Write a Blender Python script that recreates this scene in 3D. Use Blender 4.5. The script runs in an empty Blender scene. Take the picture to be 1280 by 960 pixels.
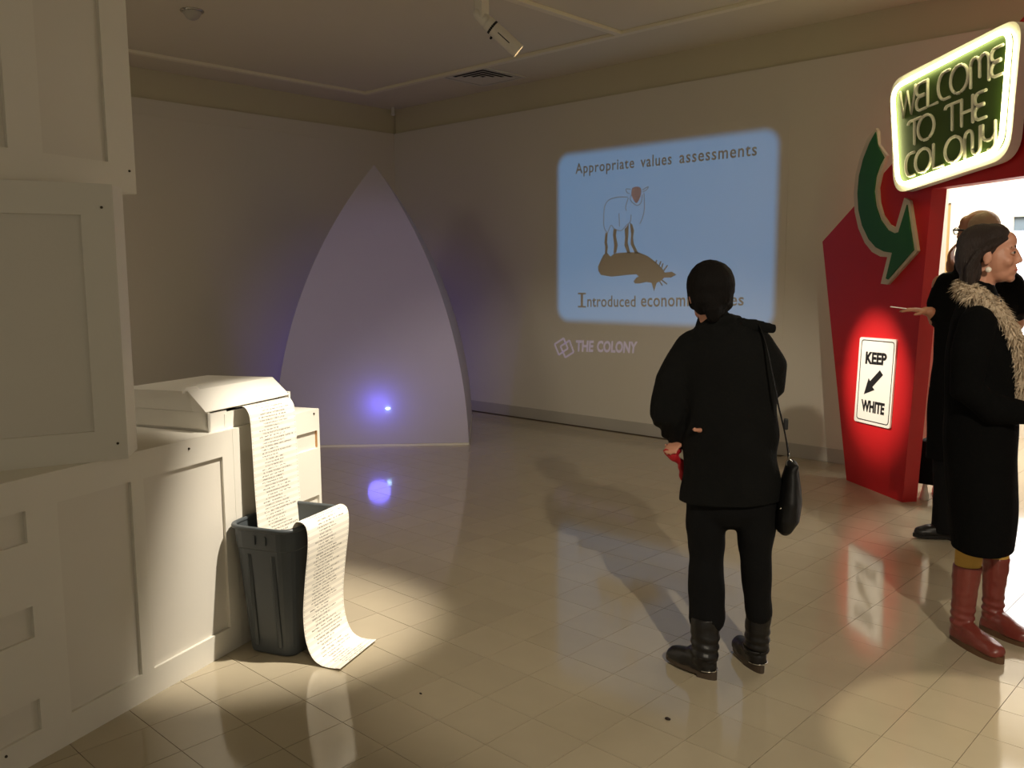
import bpy, bmesh, math, random
from mathutils import Vector, Matrix, noise
random.seed(7)
SC = bpy.context.scene
COL = SC.collection
PI = math.pi

# ------------------------------------------------------------------ camera
CAM = Vector((0.9842, -3.0211, 1.5056)); YAW, PITCH, ROLL, F = 0.7564, -0.12451, -0.005535, 1098.76
cd = bpy.data.cameras.new('camera'); cam = bpy.data.objects.new('camera', cd); COL.objects.link(cam)
cd.sensor_fit = 'HORIZONTAL'; cd.sensor_width = 36.0; cd.lens = 36.0 * F / 1280.0; cd.clip_start = 0.05; cd.clip_end = 100
fwd = Vector((-math.sin(YAW) * math.cos(PITCH), math.cos(YAW) * math.cos(PITCH), math.sin(PITCH)))
rgt = Vector((math.cos(YAW), math.sin(YAW), 0)); upv = rgt.cross(fwd)
r2 = rgt * math.cos(ROLL) + upv * math.sin(ROLL); u2 = upv * math.cos(ROLL) - rgt * math.sin(ROLL)
cam.matrix_world = Matrix(((r2.x, u2.x, -fwd.x, CAM.x), (r2.y, u2.y, -fwd.y, CAM.y), (r2.z, u2.z, -fwd.z, CAM.z), (0, 0, 0, 1)))
SC.camera = cam
VS = SC.view_settings
VS.view_transform = 'Standard'; VS.look = 'None'; VS.gamma = 1.0; VS.use_curve_mapping = False; VS.exposure = 0.0

# ------------------------------------------------------------------ light
def lin(c):
    f = lambda v: v / 12.92 if v <= 0.04045 else ((v + 0.055) / 1.055) ** 2.4
    return tuple(f(x / 255.0) for x in c[:3]) + (1.0,)
W = bpy.data.worlds.new('gallery_ambient'); SC.world = W; W.use_nodes = True
bg = W.node_tree.nodes['Background']; bg.inputs[0].default_value = (1.0, 0.91, 0.72, 1); bg.inputs[1].default_value = 0.30

def aim(o, frm, to):
    o.location = frm
    o.rotation_euler = (Vector(to) - Vector(frm)).to_track_quat('-Z', 'Y').to_euler()
def spot(name, frm, to, power, angle, blend, color, radius=0.03):
    l = bpy.data.lights.new(name, 'SPOT'); l.energy = power; l.spot_size = math.radians(angle); l.spot_blend = blend
    l.color = color; l.shadow_soft_size = radius
    o = bpy.data.objects.new(name, l); COL.objects.link(o); aim(o, frm, to); return o
def point(name, loc, power, color, radius=0.03):
    l = bpy.data.lights.new(name, 'POINT'); l.energy = power; l.color = color; l.shadow_soft_size = radius
    o = bpy.data.objects.new(name, l); COL.objects.link(o); o.location = loc; return o
def area(name, frm, to, power, sx, sy, color):
    l = bpy.data.lights.new(name, 'AREA'); l.shape = 'RECTANGLE'; l.size = sx; l.size_y = sy; l.energy = power; l.color = color
    o = bpy.data.objects.new(name, l); COL.objects.link(o); aim(o, frm, to); return o
WARM = (1.0, 0.80, 0.52)
spot('track_spot_behind', (2.6, -3.0, 3.25), (-1.35, 0.75, 0.2), 500, 41, 0.45, (1.0, 0.89, 0.71), 0.04)
spot('track_spot_printer', (-0.75, -0.35, 3.3), (-2.13, -0.98, 0.48), 820, 27, 0.8, (1.0, 0.91, 0.77), 0.03)
spot('track_spot_floor', (1.0, -0.7, 3.3), (0.36, -0.08, 0), 210, 19, 0.2, (1.0, 0.86, 0.62), 0.04)
spot('track_spot_sign', (-2.81, 1.33, 2.73), (-1.33, 3.02, 0.80), 620, 17, 0.8, (1.0, 0.88, 0.74), 0.03)
spot('projector_on_cone', (-0.9, -1.3, 2.7), (-5.4, 2.0, 1.1), 80, 27, 0.6, (0.42, 0.37, 1.0), 0.05)
area('added_fill_light', (-4.6, -3.0, 3.36), (-4.6, -3.0, 0), 38, 1.2, 1.2, (1.0, 0.89, 0.72))  # unseen fill light, added to brighten left wall, ceiling and floor
area('far_room_ceiling_light', (-0.6, 4.8, 3.0), (-0.6, 4.8, 0), 130, 2.4, 1.2, (1.0, 0.93, 0.82))

# ------------------------------------------------------------------ helpers
def principled(name):
    m = bpy.data.materials.new(name); m.use_nodes = True
    return m, m.node_tree, m.node_tree.nodes['Principled BSDF']
def mat(name, rgb, rough=0.6, var=0.06, scale=6.0, bump=0.0, bscale=60.0, metal=0.0, spec=0.5, emit=None, es=0.0, sheen=0.0, stretch=None, objvar=0.0):
    m, nt, b = principled(name)
    c = lin(rgb)
    tc = nt.nodes.new('ShaderNodeTexCoord'); mp = nt.nodes.new('ShaderNodeMapping')
    nt.links.new(tc.outputs['Object'], mp.inputs['Vector'])
    if stretch: mp.inputs['Scale'].default_value = stretch
    n = nt.nodes.new('ShaderNodeTexNoise'); n.inputs['Scale'].default_value = scale; n.inputs['Detail'].default_value = 4
    nt.links.new(mp.outputs[0], n.inputs['Vector'])
    r = nt.nodes.new('ShaderNodeMapRange'); r.inputs['To Min'].default_value = 1 - var; r.inputs['To Max'].default_value = 1 + var
    nt.links.new(n.outputs['Fac'], r.inputs['Value'])
    src = r.outputs[0]
    if objvar:
        oi = nt.nodes.new('ShaderNodeObjectInfo'); r2_ = nt.nodes.new('ShaderNodeMapRange')
        r2_.inputs['To Min'].default_value = 1 - objvar; r2_.inputs['To Max'].default_value = 1 + objvar
        nt.links.new(oi.outputs['Random'], r2_.inputs['Value'])
        mu = nt.nodes.new('ShaderNodeMath'); mu.operation = 'MULTIPLY'
        nt.links.new(src, mu.inputs[0]); nt.links.new(r2_.outputs[0], mu.inputs[1]); src = mu.outputs[0]
    vm = nt.nodes.new('ShaderNodeVectorMath'); vm.operation = 'SCALE'; vm.inputs[0].default_value = c[:3]
    nt.links.new(src, vm.inputs['Scale']); nt.links.new(vm.outputs[0], b.inputs['Base Color'])
    b.inputs['Roughness'].default_value = rough; b.inputs['Metallic'].default_value = metal; b.inputs['Specular IOR Level'].default_value = spec
    if sheen: b.inputs['Sheen Weight'].default_value = sheen
    if bump:
        n2 = nt.nodes.new('ShaderNodeTexNoise'); n2.inputs['Scale'].default_value = bscale; n2.inputs['Detail'].default_value = 3
        nt.links.new(mp.outputs[0], n2.inputs['Vector'])
        bp = nt.nodes.new('ShaderNodeBump'); bp.inputs['Strength'].default_value = bump; bp.inputs['Distance'].default_value = 0.01
        nt.links.new(n2.outputs['Fac'], bp.inputs['Height']); nt.links.new(bp.outputs[0], b.inputs['Normal'])
    if emit is not None:
        b.inputs['Emission Color'].default_value = lin(emit); b.inputs['Emission Strength'].default_value = es
    return m

def ob(name, me, m=None, parent=None, **kw):
    o = bpy.data.objects.new(name, me); COL.objects.link(o)
    if m is not None and me is not None and not me.materials: me.materials.append(m)
    if parent is not None: o.parent = parent
    for k, v in kw.items(): o[k] = v
    return o
def empty(name, loc=(0, 0, 0), rz=0.0, **kw):
    o = bpy.data.objects.new(name, None); COL.objects.link(o); o.empty_display_size = 0.1
    o.location = loc; o.rotation_euler = (0, 0, rz)
    for k, v in kw.items(): o[k] = v
    return o
def pyd(v, f, name='m', smooth=False):
    me = bpy.data.meshes.new(name); me.from_pydata([tuple(p) for p in v], [], f); me.update()
    if smooth: me.polygons.foreach_set('use_smooth', [True] * len(me.polygons))
    return me
def box_vf(x0, x1, y0, y1, z0, z1, off=0):
    v = [(x0, y0, z0), (x1, y0, z0), (x1, y1, z0), (x0, y1, z0), (x0, y0, z1), (x1, y0, z1), (x1, y1, z1), (x0, y1, z1)]
    f = [(0, 3, 2, 1), (4, 5, 6, 7), (0, 1, 5, 4), (1, 2, 6, 5), (2, 3, 7, 6), (3, 0, 4, 7)]
    return v, [tuple(i + off for i in q) for q in f]
def box(x0, x1, y0, y1, z0, z1, bevel=0.0):
    v, f = box_vf(x0, x1, y0, y1, z0, z1); me = pyd(v, f)
    if bevel:
        bm = bmesh.new(); bm.from_mesh(me)
        bmesh.ops.bevel(bm, geom=bm.edges[:], offset=bevel, segments=2, affect='EDGES', profile=0.6)
        bm.to_mesh(me); bm.free()
    return me
def boxes(lst):
    V, Fc = [], []
    for b in lst:
        v, f = box_vf(*b, off=len(V)); V += v; Fc += f
    return pyd(V, Fc)
def prism(poly, y0, y1, bevel=0.0, plane='xz'):
    """polygon in (x,z) extruded along y (or in (x,y) extruded along z)"""
    bm = bmesh.new()
    if plane == 'xz': vs = [bm.verts.new((p[0], y0, p[1])) for p in poly]
    else: vs = [bm.verts.new((p[0], p[1], y0)) for p in poly]
    f = bm.faces.new(vs); bm.normal_update()
    r = bmesh.ops.extrude_face_region(bm, geom=[f])
    d = Vector((0, y1 - y0, 0)) if plane == 'xz' else Vector((0, 0, y1 - y0))
    bmesh.ops.translate(bm, verts=[e for e in r['geom'] if isinstance(e, bmesh.types.BMVert)], vec=d)
    bmesh.ops.recalc_face_normals(bm, faces=bm.faces[:])
    if bevel:
        bmesh.ops.bevel(bm, geom=bm.edges[:], offset=bevel, segments=2, affect='EDGES')
    bmesh.ops.triangulate(bm, faces=[f for f in bm.faces if len(f.verts) > 4], ngon_method='EAR_CLIP')
    me = bpy.data.meshes.new('m'); bm.to_mesh(me); bm.free(); return me
def ring_loft(rings, cap=True, smooth=True, closed=False):
    n = len(rings[0]); V = [p for r in rings for p in r]; Fc = []
    m = len(rings)
    for i in range(m if closed else m - 1):
        j = (i + 1) % m
        for k in range(n): Fc.append((i * n + k, i * n + (k + 1) % n, j * n + (k + 1) % n, j * n + k))
    if cap and not closed:
        Fc.append(tuple(range(n))[::-1]); Fc.append(tuple((m - 1) * n + k for k in range(n)))
    return V, Fc
def tube_vf(pts, n=12, closed=False):
    """pts: (x,y,z,r) or (x,y,z,rx,ry): lofted tube with rounded ends"""
    P = [Vector(p[:3]) for p in pts]; R = [(p[3], p[4] if len(p) > 4 else p[3]) for p in pts]
    if not closed:
        d0 = (P[0] - P[1]).normalized(); d1 = (P[-1] - P[-2]).normalized()
        A, B = [], []
        for a in (0.35, 0.75, 0.97):
            m0 = min(R[0]); m1 = min(R[-1]); c = math.sqrt(1 - a * a)
            A.append((P[0] + d0 * m0 * a, (R[0][0] * c, R[0][1] * c))); B.append((P[-1] + d1 * m1 * a, (R[-1][0] * c, R[-1][1] * c)))
        P = [a[0] for a in A[::-1]] + P + [b[0] for b in B]; R = [a[1] for a in A[::-1]] + R + [b[1] for b in B]
    rings = []; m = len(P)
    for i in range(m):
        if closed: t = (P[(i + 1) % m] - P[i - 1]).normalized()
        else: t = (P[min(i + 1, m - 1)] - P[max(i - 1, 0)]).normalized()
        sx = Vector((1, 0, 0)) - t * t.x
        if sx.length < 0.35: sx = Vector((0, 1, 0)) - t * t.y
        sx.normalize(); sy = t.cross(sx).normalized()
        rings.append([P[i] + sx * (R[i][0] * math.cos(2 * PI * k / n)) + sy * (R[i][1] * math.sin(2 * PI * k / n)) for k in range(n)])
    return ring_loft(rings, closed=closed)
def tube(pts, n=12, closed=False):
    v, f = tube_vf(pts, n, closed); return pyd(v, f, smooth=True)
def ell_vf(c, r, rot=None, nu=14, nv=10):
    V = []; Fc = []; M = rot or Matrix.Identity(3); c = Vector(c)
    V.append(c + M @ Vector((0, 0, -r[2])))
    for i in range(1, nv):
        a = -PI / 2 + PI * i / nv
        for k in range(nu):
            b = 2 * PI * k / nu
            V.append(c + M @ Vector((r[0] * math.cos(a) * math.cos(b), r[1] * math.cos(a) * math.sin(b), r[2] * math.sin(a))))
    V.append(c + M @ Vector((0, 0, r[2])))
    for k in range(nu): Fc.append((0, 1 + (k + 1) % nu, 1 + k))
    for i in range(nv - 2):
        for k in range(nu):
            a = 1 + i * nu; b = a + nu
            Fc.append((a + k, a + (k + 1) % nu, b + (k + 1) % nu, b + k))
    top = len(V) - 1; a = 1 + (nv - 2) * nu
    for k in range(nu): Fc.append((a + k, a + (k + 1) % nu, top))
    return V, Fc
def join_vf(lst):
    V, Fc = [], []
    for v, f in lst:
        o = len(V); V += [tuple(p) for p in v]; Fc += [tuple(i + o for i in q) for q in f]
    return V, Fc
def fused(prims, voxel=0.008, smooth=6, disp=None, clip=None):
    """one continuous skin over several tubes and ellipsoids"""
    v, f = join_vf(prims); me = pyd(v, f)
    o = bpy.data.objects.new('tmp', me); COL.objects.link(o)
    md = o.modifiers.new('r', 'REMESH'); md.mode = 'VOXEL'; md.voxel_size = voxel; md.use_smooth_shade = True
    if smooth:
        s = o.modifiers.new('s', 'SMOOTH'); s.factor = 0.5; s.iterations = smooth
    dg = bpy.context.evaluated_depsgraph_get(); dg.update()
    res = bpy.data.meshes.new_from_object(o.evaluated_get(dg))
    bpy.data.objects.remove(o); bpy.data.meshes.remove(me)
    if disp:
        nn = [x.normal.copy() for x in res.vertices]
        for x, nrm in zip(res.vertices, nn): x.co += nrm * disp(x.co)
    if clip is not None:                    # clip: list of (point, normal); keeps the side the normal points away from
        bm = bmesh.new(); bm.from_mesh(res)
        for p, nrm in clip:
            r = bmesh.ops.bisect_plane(bm, geom=bm.verts[:] + bm.edges[:] + bm.faces[:], plane_co=p, plane_no=nrm, clear_outer=True)
            ed = [e for e in r['geom_cut'] if isinstance(e, bmesh.types.BMEdge)]
            try: bmesh.ops.holes_fill(bm, edges=ed)
            except Exception: pass
        bm.to_mesh(res); bm.free()
    res.polygons.foreach_set('use_smooth', [True] * len(res.polygons)); res.update()
    return res
def text_mesh(s, size=1.0, extrude=0.0, offset=0.0, align='LEFT', spacing=1.0):
    """flat lettering in the xz plane, facing -y"""
    c = bpy.data.curves.new('t', 'FONT'); c.body = s; c.size = size; c.extrude = extrude; c.offset = offset; c.align_x = align; c.space_character = spacing
    c.resolution_u = 3
    o = bpy.data.objects.new('t', c); COL.objects.link(o)
    dg = bpy.context.evaluated_depsgraph_get(); dg.update()
    me = bpy.data.meshes.new_from_object(o.evaluated_get(dg))
    bpy.data.objects.remove(o); bpy.data.curves.remove(c)
    me.transform(Matrix.Rotation(PI / 2, 4, 'X')); return me
def fit_quad(me, q, y):
    """bilinear fit of a mesh lying in xz to the quad q = bl, br, tr, tl (x,z), keeping its y thickness"""
    xs = [v.co.x for v in me.vertices]; zs = [v.co.z for v in me.vertices]
    x0, x1, z0, z1 = min(xs), max(xs), min(zs), max(zs)
    for v in me.vertices:
        a = (v.co.x - x0) / (x1 - x0); b = (v.co.z - z0) / (z1 - z0)
        p = [(q[0][i] * (1 - a) + q[1][i] * a) * (1 - b) + (q[3][i] * (1 - a) + q[2][i] * a) * b for i in (0, 1)]
        v.co = (p[0], y + v.co.y, p[1])
    me.update(); return me
def rounded_poly(pts, rad, seg=6):
    out = []; n = len(pts)
    for i in range(n):
        p0, p1, p2 = Vector(pts[i - 1]), Vector(pts[i]), Vector(pts[(i + 1) % n])
        a = (p0 - p1).normalized(); b = (p2 - p1).normalized()
        s = p1 + a * rad; e = p1 + b * rad
        for k in range(seg + 1):
            t = k / seg; out.append(tuple(s * (1 - t) ** 2 + p1 * 2 * t * (1 - t) + e * t * t))
    return out

# ------------------------------------------------------------------ materials
M_wall = mat('painted_wall', (212, 205, 190), 0.75, 0.03, 1.2, 0.05, 40)
M_frieze = mat('painted_frieze', (198, 189, 160), 0.8, 0.04, 1.5)
M_ceil = mat('painted_ceiling', (218, 209, 186), 0.85, 0.03, 1.0)
M_base = mat('grey_skirting', (176, 170, 158), 0.5, 0.05, 4)
M_batten = mat('ceiling_batten', (232, 223, 198), 0.7, 0.03, 3)
M_grout = mat('dark_joint', (92, 78, 56), 0.8, 0.1, 20)
M_tile = mat('vinyl_tile', (178, 166, 142), 0.085, 0.05, 7, 0.004, 4, spec=0.75, objvar=0.035)
M_white = mat('white_painted_wood', (226, 221, 209), 0.5, 0.03, 5, 0.02, 90)
M_white2 = mat('white_painted_panel', (220, 214, 202), 0.55, 0.03, 4, 0.02, 90)
M_rawwood = mat('raw_wood_edge', (196, 150, 100), 0.7, 0.15, 30)
M_screw = mat('dark_screw', (70, 62, 52), 0.4, 0.1, 30, metal=0.6)
M_print = mat('printer_plastic', (238, 234, 224), 0.45, 0.02, 5)
M_dark = mat('dark_slot', (16, 15, 14), 0.8, 0.1, 20)
M_bin = mat('grey_plastic', (72, 77, 80), 0.42, 0.06, 12, 0.03, 200)
M_cone = mat('white_cone_board', (184, 178, 196), 0.7, 0.03, 3, 0.03, 30)
M_red = mat('red_paint', (196, 22, 26), 0.5, 0.05, 6, 0.02, 60)
M_green = mat('green_paint', (28, 92, 38), 0.5, 0.06, 6)
M_cream = mat('pale_border_paint', (206, 190, 168), 0.55, 0.04, 6)
M_signgreen = mat('dark_green_face', (72, 98, 38), 0.5, 0.08, 5)
M_signwhite = mat('white_sign_plate', (240, 236, 226), 0.45, 0.02, 5)
M_black = mat('black_lettering', (14, 13, 14), 0.6, 0.1, 20)
M_led = mat('white_neon_tube', (255, 252, 232), 0.4, 0.0, 5, emit=(255, 243, 180), es=9.0)
M_letter = mat('raised_pale_letter', (250, 248, 226), 0.35, 0.03, 5)
M_metalw = mat('white_powder_coat', (212, 206, 194), 0.35, 0.03, 8)
M_steel = mat('polished_steel', (200, 196, 188), 0.2, 0.03, 8, metal=1.0)
M_coat = mat('black_wool', (9, 9, 9), 0.95, 0.25, 14, 0.35, 120, spec=0.1)
M_jacket = mat('black_cotton', (9, 9, 8), 0.92, 0.25, 10, 0.3, 90, spec=0.2)
M_trouser = mat('black_trouser', (8, 8, 9), 0.92, 0.2, 10, 0.2, 100, spec=0.2)
M_boot = mat('black_leather', (17, 14, 13), 0.42, 0.2, 25, 0.15, 60, spec=0.4)
M_bagleather = mat('matte_black_leather', (14, 13, 13), 0.6, 0.2, 25, 0.15, 60, spec=0.3)
M_bootsole = mat('brown_rubber_sole', (62, 50, 38), 0.6, 0.12, 30)
M_skin = mat('skin', (192, 136, 110), 0.5, 0.06, 30, 0.06, 150)
M_skin2 = mat('skin_tanned', (178, 122, 92), 0.5, 0.06, 30, 0.06, 150)
M_hair = mat('dark_brown_hair', (13, 9, 7), 0.75, 0.3, 30, 0.5, 60, spec=0.15, stretch=(6, 6, 0.7))
M_hair2 = mat('brown_hair', (40, 25, 18), 0.55, 0.45, 40, 0.9, 60, stretch=(6, 6, 0.7))
M_greyhair = mat('thin_grey_hair', (176, 148, 122), 0.6, 0.15, 30, 0.3, 80)
M_fur = mat('pale_fur', (196, 176, 150), 0.9, 0.25, 40)
M_tights = mat('mustard_tights', (186, 146, 66), 0.85, 0.12, 25, 0.1, 150)
M_redboot = mat('red_brown_leather', (116, 50, 42), 0.34, 0.14, 14, 0.12, 40)
M_solebrown = mat('crepe_sole', (92, 64, 40), 0.7, 0.1, 30)
M_pearl = mat('pearl', (240, 230, 216), 0.25, 0.02, 10)
M_redcloth = mat('red_cloth', (170, 14, 26), 0.7, 0.15, 20, 0.2, 60)
M_lips = mat('lips', (176, 92, 84), 0.45, 0.05, 40)
M_eye = mat('eye_white', (178, 164, 152), 0.25, 0.03, 40)
M_iris = mat('dark_iris', (38, 26, 20), 0.25, 0.05, 40)
M_glass_frame = mat('black_glasses_frame', (16, 15, 15), 0.35, 0.05, 20)
M_card = mat('white_card', (240, 234, 224), 0.6, 0.02, 10)
M_farwall = mat('far_room_white_wall', (240, 234, 222), 0.8, 0.02, 2)
M_doorwood = mat('pale_door_wood', (206, 176, 124), 0.5, 0.08, 3, stretch=(8, 8, 0.6))
M_skyglow = mat('daylit_pane', (255, 255, 255), 0.3, 0.0, 5, emit=(244, 248, 255), es=4.0)
M_blind = mat('blue_grey_blind', (112, 132, 150), 0.6, 0.04, 8)
M_blueled = mat('blue_led_lens', (200, 225, 255), 0.3, 0.0, 5, emit=(170, 215, 255), es=9.0)
M_crumb = mat('dark_crumb', (34, 18, 10), 0.7, 0.2, 60)

# ------------------------------------------------------------------ the room
T = 0.2286
XL, YR, ZF, ZC = -7.266, 3.734, 3.141, 3.416      # left wall, projection wall, top of wall boards, ceiling
WEND = -1.16                                       # the projection wall stops here, the far room opens behind the red portal
floor = ob('floor', box(XL - 0.1, 5.0, -6.5, 6.2, -0.12, -0.003), M_grout, kind='structure')
def project(p):
    d = Vector(p) - CAM; z = d.dot(fwd)
    if z < 0.1: return None
    return 640 + F * d.dot(r2) / z, 480 - F * d.dot(u2) / z
g = 0.0011
tv = [(-T / 2 + g, -T / 2 + g, 0), (T / 2 - g, -T / 2 + g, 0), (T / 2 - g, T / 2 - g, 0), (-T / 2 + g, T / 2 - g, 0)]
tv = [(x, y, -0.004) for x, y, _ in tv] + tv
tf = [(4, 5, 6, 7), (0, 1, 5, 4), (1, 2, 6, 5), (2, 3, 7, 6), (3, 0, 4, 7)]
tile_me = pyd(tv, tf, 'tile'); tile_me.materials.append(M_tile)
near, rest = [], []
for i in range(-32, 16):
    for j in range(-26, 27):
        cx, cy = (i + 0.5) * T, (j + 0.5) * T
        if cx < XL or cx > 3.2 or cy < -5.5: continue
        if cy > YR and (cx < WEND - 1.2): continue
        p = project((cx, cy, 0))
        vis = p is not None and -20 < p[0] < 1300 and 560 < p[1] < 985
        # tiles under the counter row show nowhere
        lx = (cx + 2.187) * -0.342 + (cy + 1.29) * 0.94; ly = (cx + 2.187) * -0.94 + (cy + 1.29) * -0.342
        if ly > 0.1 and lx < 0.75: vis = False
        (near if vis else rest).append(((Vector((cx, cy, 0)) - CAM).length, cx, cy))
near.sort()
rest += near[300:]; near = near[:300]
for d, cx, cy in near:
    o = ob('tile', tile_me, None, floor); o.location = (cx, cy, 0)
V, Fc = [], []
for d, cx, cy in rest:
    o = len(V); V += [(x + cx, y + cy, z) for x, y, z in tv]; Fc += [tuple(k + o for k in q) for q in tf]
ob('far_tiles', pyd(V, Fc), M_tile, floor, kind='stuff')

ob('wall_left', box(XL - 0.12, XL, -6.5, YR + 0.12, 0, ZF), M_wall, kind='structure')
ob('wall_right', box(XL, WEND, YR, YR + 0.14, 0, ZF), M_wall, kind='structure')
ob('trim_1', box(XL - 0.14, XL - 0.025, -6.5, YR + 0.14, ZF, ZC), M_frieze, kind='structure')
ob('trim_2', box(XL, 4.0, YR + 0.025, YR + 0.14, ZF, ZC), M_frieze, kind='structure')
ob('wall_over_portal', box(WEND, 4.0, YR, YR + 0.14, 2.75, ZF), M_wall, kind='structure')
ob('ceiling', box(XL - 0.14, 5.0, -6.5, YR + 0.14, ZC, ZC + 0.1), M_ceil, kind='structure')
ob('baseboard_right', box(XL, WEND, YR - 0.014, YR, 0, 0.113, 0.003), M_base, kind='structure')
ob('baseboard_left', box(XL, XL + 0.014, -6.5, YR - 0.014, 0, 0.113, 0.003), M_base, kind='structure')
ob('trim_3', box(XL, XL + 0.006, -4.0, 2.9, 2.985, 2.995), M_wall, kind='structure')
bx_, by_ = -6.70, 2.90                             # ceiling battens
ob('trim_4', box(bx_ - 0.03, bx_ + 0.03, -6.0, by_ + 0.03, ZC - 0.028, ZC, 0.004), M_batten, kind='structure')
ob('trim_5', box(bx_ + 0.03, 4.0, by_ - 0.03, by_ + 0.03, ZC - 0.028, ZC, 0.004), M_batten, kind='structure')
ob('trim_6', box(-3.42, -3.36, -6.0, by_ - 0.03, ZC - 0.028, ZC, 0.004), M_batten, kind='structure')

# the bright room behind the portal
YF = 5.9
ob('wall_far', boxes([(-4.0, -1.262, YF, YF + 0.1, 0, 3.3), (-1.262, 0.9, YF, YF + 0.1, 0, 0.72), (-1.262, 0.9, YF, YF + 0.1, 2.02, 3.3), (0.9, 3.0, YF, YF + 0.1, 0, 3.3)]), M_farwall, kind='structure')
ob('wall_far_right', box(3.0, 3.1, YR + 0.14, YF, 0, 3.3), M_farwall, kind='structure')
ob('wall_far_left', box(-4.1, -4.0, YR + 0.14, YF, 0, 3.3), M_farwall, kind='structure')
ob('ceiling_far', box(-4.0, 3.0, YR + 0.14, YF, 3.3, 3.4), M_farwall, kind='structure')
d1 = ob('door_1', box(-2.50, -1.755, YF - 0.03, YF - 0.001, 0.0, 2.13), M_doorwood, kind='structure')
ob('door_frame', boxes([(-1.75, -1.70, YF - 0.05, YF - 0.001, 0, 2.19), (-2.56, -1.75, YF - 0.05, YF - 0.001, 2.14, 2.19)]), M_farwall, d1)
w1 = ob('window_1', boxes([(-1.262, -1.23, YF - 0.01, YF + 0.08, 0.72, 2.02), (0.86, 0.9, YF - 0.01, YF + 0.08, 0.72, 2.02), (-1.23, 0.86, YF - 0.01, YF + 0.08, 0.72, 0.76), (-1.23, 0.86, YF - 0.01, YF + 0.08, 1.99, 2.02)]), M_farwall, kind='structure')
ob('pane', box(-1.23, 0.86, YF + 0.05, YF + 0.06, 0.76, 1.99), M_skyglow, w1)
ob('blind', box(-1.235, 0.865, YF + 0.02, YF + 0.035, 1.865, 1.99), M_blind, w1)

# ------------------------------------------------------------------ white panelled boxes
def face_frame(x0, x1, z0, z1, rec, t=0.012):
    xs = sorted({x0, x1} | {v for r in rec for v in r[:2]}); zs = sorted({z0, z1} | {v for r in rec for v in r[2:]})
    V, Fc = [], []
    def quad(a, b, c, d):
        o = len(V); V.extend([a, b, c, d]); Fc.append((o, o + 1, o + 2, o + 3))
    for i in range(len(xs) - 1):
        for j in range(len(zs) - 1):
            cx, cz = (xs[i] + xs[i + 1]) / 2, (zs[j] + zs[j + 1]) / 2
            if any(r[0] < cx < r[1] and r[2] < cz < r[3] for r in rec): continue
            quad((xs[i], 0, zs[j]), (xs[i + 1], 0, zs[j]), (xs[i + 1], 0, zs[j + 1]), (xs[i], 0, zs[j + 1]))
    for a, b, c, d in rec:
        quad((a, 0, c), (a, 0, d), (a, t, d), (a, t, c)); quad((b, 0, d), (b, 0, c), (b, t, c), (b, t, d))
        quad((b, 0, c), (a, 0, c), (a, t, c), (b, t, c)); quad((a, 0, d), (b, 0, d), (b, t, d), (a, t, d))
    quad((x0, 0, z1), (x1, 0, z1), (x1, t, z1), (x0, t, z1)); quad((x0, 0, z0), (x0, t, z0), (x1, t, z0), (x1, 0, z0))
    quad((x1, 0, z0), (x1, t, z0), (x1, t, z1), (x1, 0, z1)); quad((x0, 0, z0), (x0, 0, z1), (x0, t, z1), (x0, t, z0))
    return pyd(V, Fc)
screw_me = tube([(0, 0.001, 0, 0.0045), (0, -0.0012, 0, 0.0045)], 8); screw_me.materials.append(M_screw)
def panelled(name, loc, rz, x0, x1, z0, z1, depth, rec, screws, foot=None, **kw):
    t = 0.014
    r = empty(name, (loc[0], loc[1], z0), rz, **kw)
    if foot: bme = prism(foot, 0, z1 - z0, plane='xy')
    else: bme = box(x0, x1, t, depth, 0, z1 - z0)
    ob('body', bme, M_white, r)
    rc = [(a, b, c - z0, d - z0) for a, b, c, d in rec]
    ob('front_frame', face_frame(x0, x1, 0, z1 - z0, rc, t), M_white, r)
    for a, b, c, d in rc: ob('panel', box(a, b, t - 0.002, t + 0.004, c, d), M_white2, r)
    for sx, sz in screws:
        s = ob('screw', screw_me, None, r); s.location = (sx, -0.0005, sz - z0)
    return r
A110 = math.radians(110)
CB = (-2.187, -1.29)
panelled('cabinet', CB, A110, -1.75, 0.012, 0, 0.9, 0.75,
    [(-0.45, -0.05, 0.1, 0.8), (-0.8, -0.505, 0.1, 0.8), (-1.3, -0.91, 0.1, 0.2), (-1.3, -0.91, 0.4, 0.5), (-1.3, -0.91, 0.7, 0.8), (-1.65, -1.4, 0.1, 0.8)],
    [(-0.227, 0.865), (-1.035, 0.074)], label='long white panelled cabinet with three drawer recesses, under the stacked boxes', category='cabinet')
c2 = panelled('cabinet', CB, A110, 0.013, 0.59, 0, 0.9, 0.75,
    [(0.063, 0.36, 0.1, 0.8), (0.415, 0.572, 0.72, 0.802), (0.415, 0.572, 0.4, 0.5), (0.415, 0.572, 0.1, 0.2)],
    [(0.55, 0.882)], label='short white panelled cabinet behind the grey bin, with a raw wood slot edge', category='cabinet')
ob('slot_edge', box(0.5705, 0.5745, 0.0005, 0.0135, 0.725, 0.80), M_rawwood, c2, label='raw wood edge of the slot')
a = math.radians(72.66)
def toB(x, y):
    dx, dy = x + 1.932, y + 1.802; return (dx * math.cos(a) + dy * math.sin(a), -dx * math.sin(a) + dy * math.cos(a))
sB = toB(-2.072, -1.71)
panelled('storage_box', (-1.932, -1.802), a, -0.9, 0.0, 0.9, 1.8, 0.8,
    [(-0.80, -0.097, 1.0, 1.7)], [(-0.035, 1.725), (-0.03, 0.955)], foot=[(-0.9, 0.014), (0, 0.014), (sB[0], sB[1]), (sB[0] - 0.10, sB[1] + 0.05), (-0.25, 0.75), (-0.9, 0.75)],
    label='white panelled box standing skewed on the long cabinet', category='box')
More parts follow.
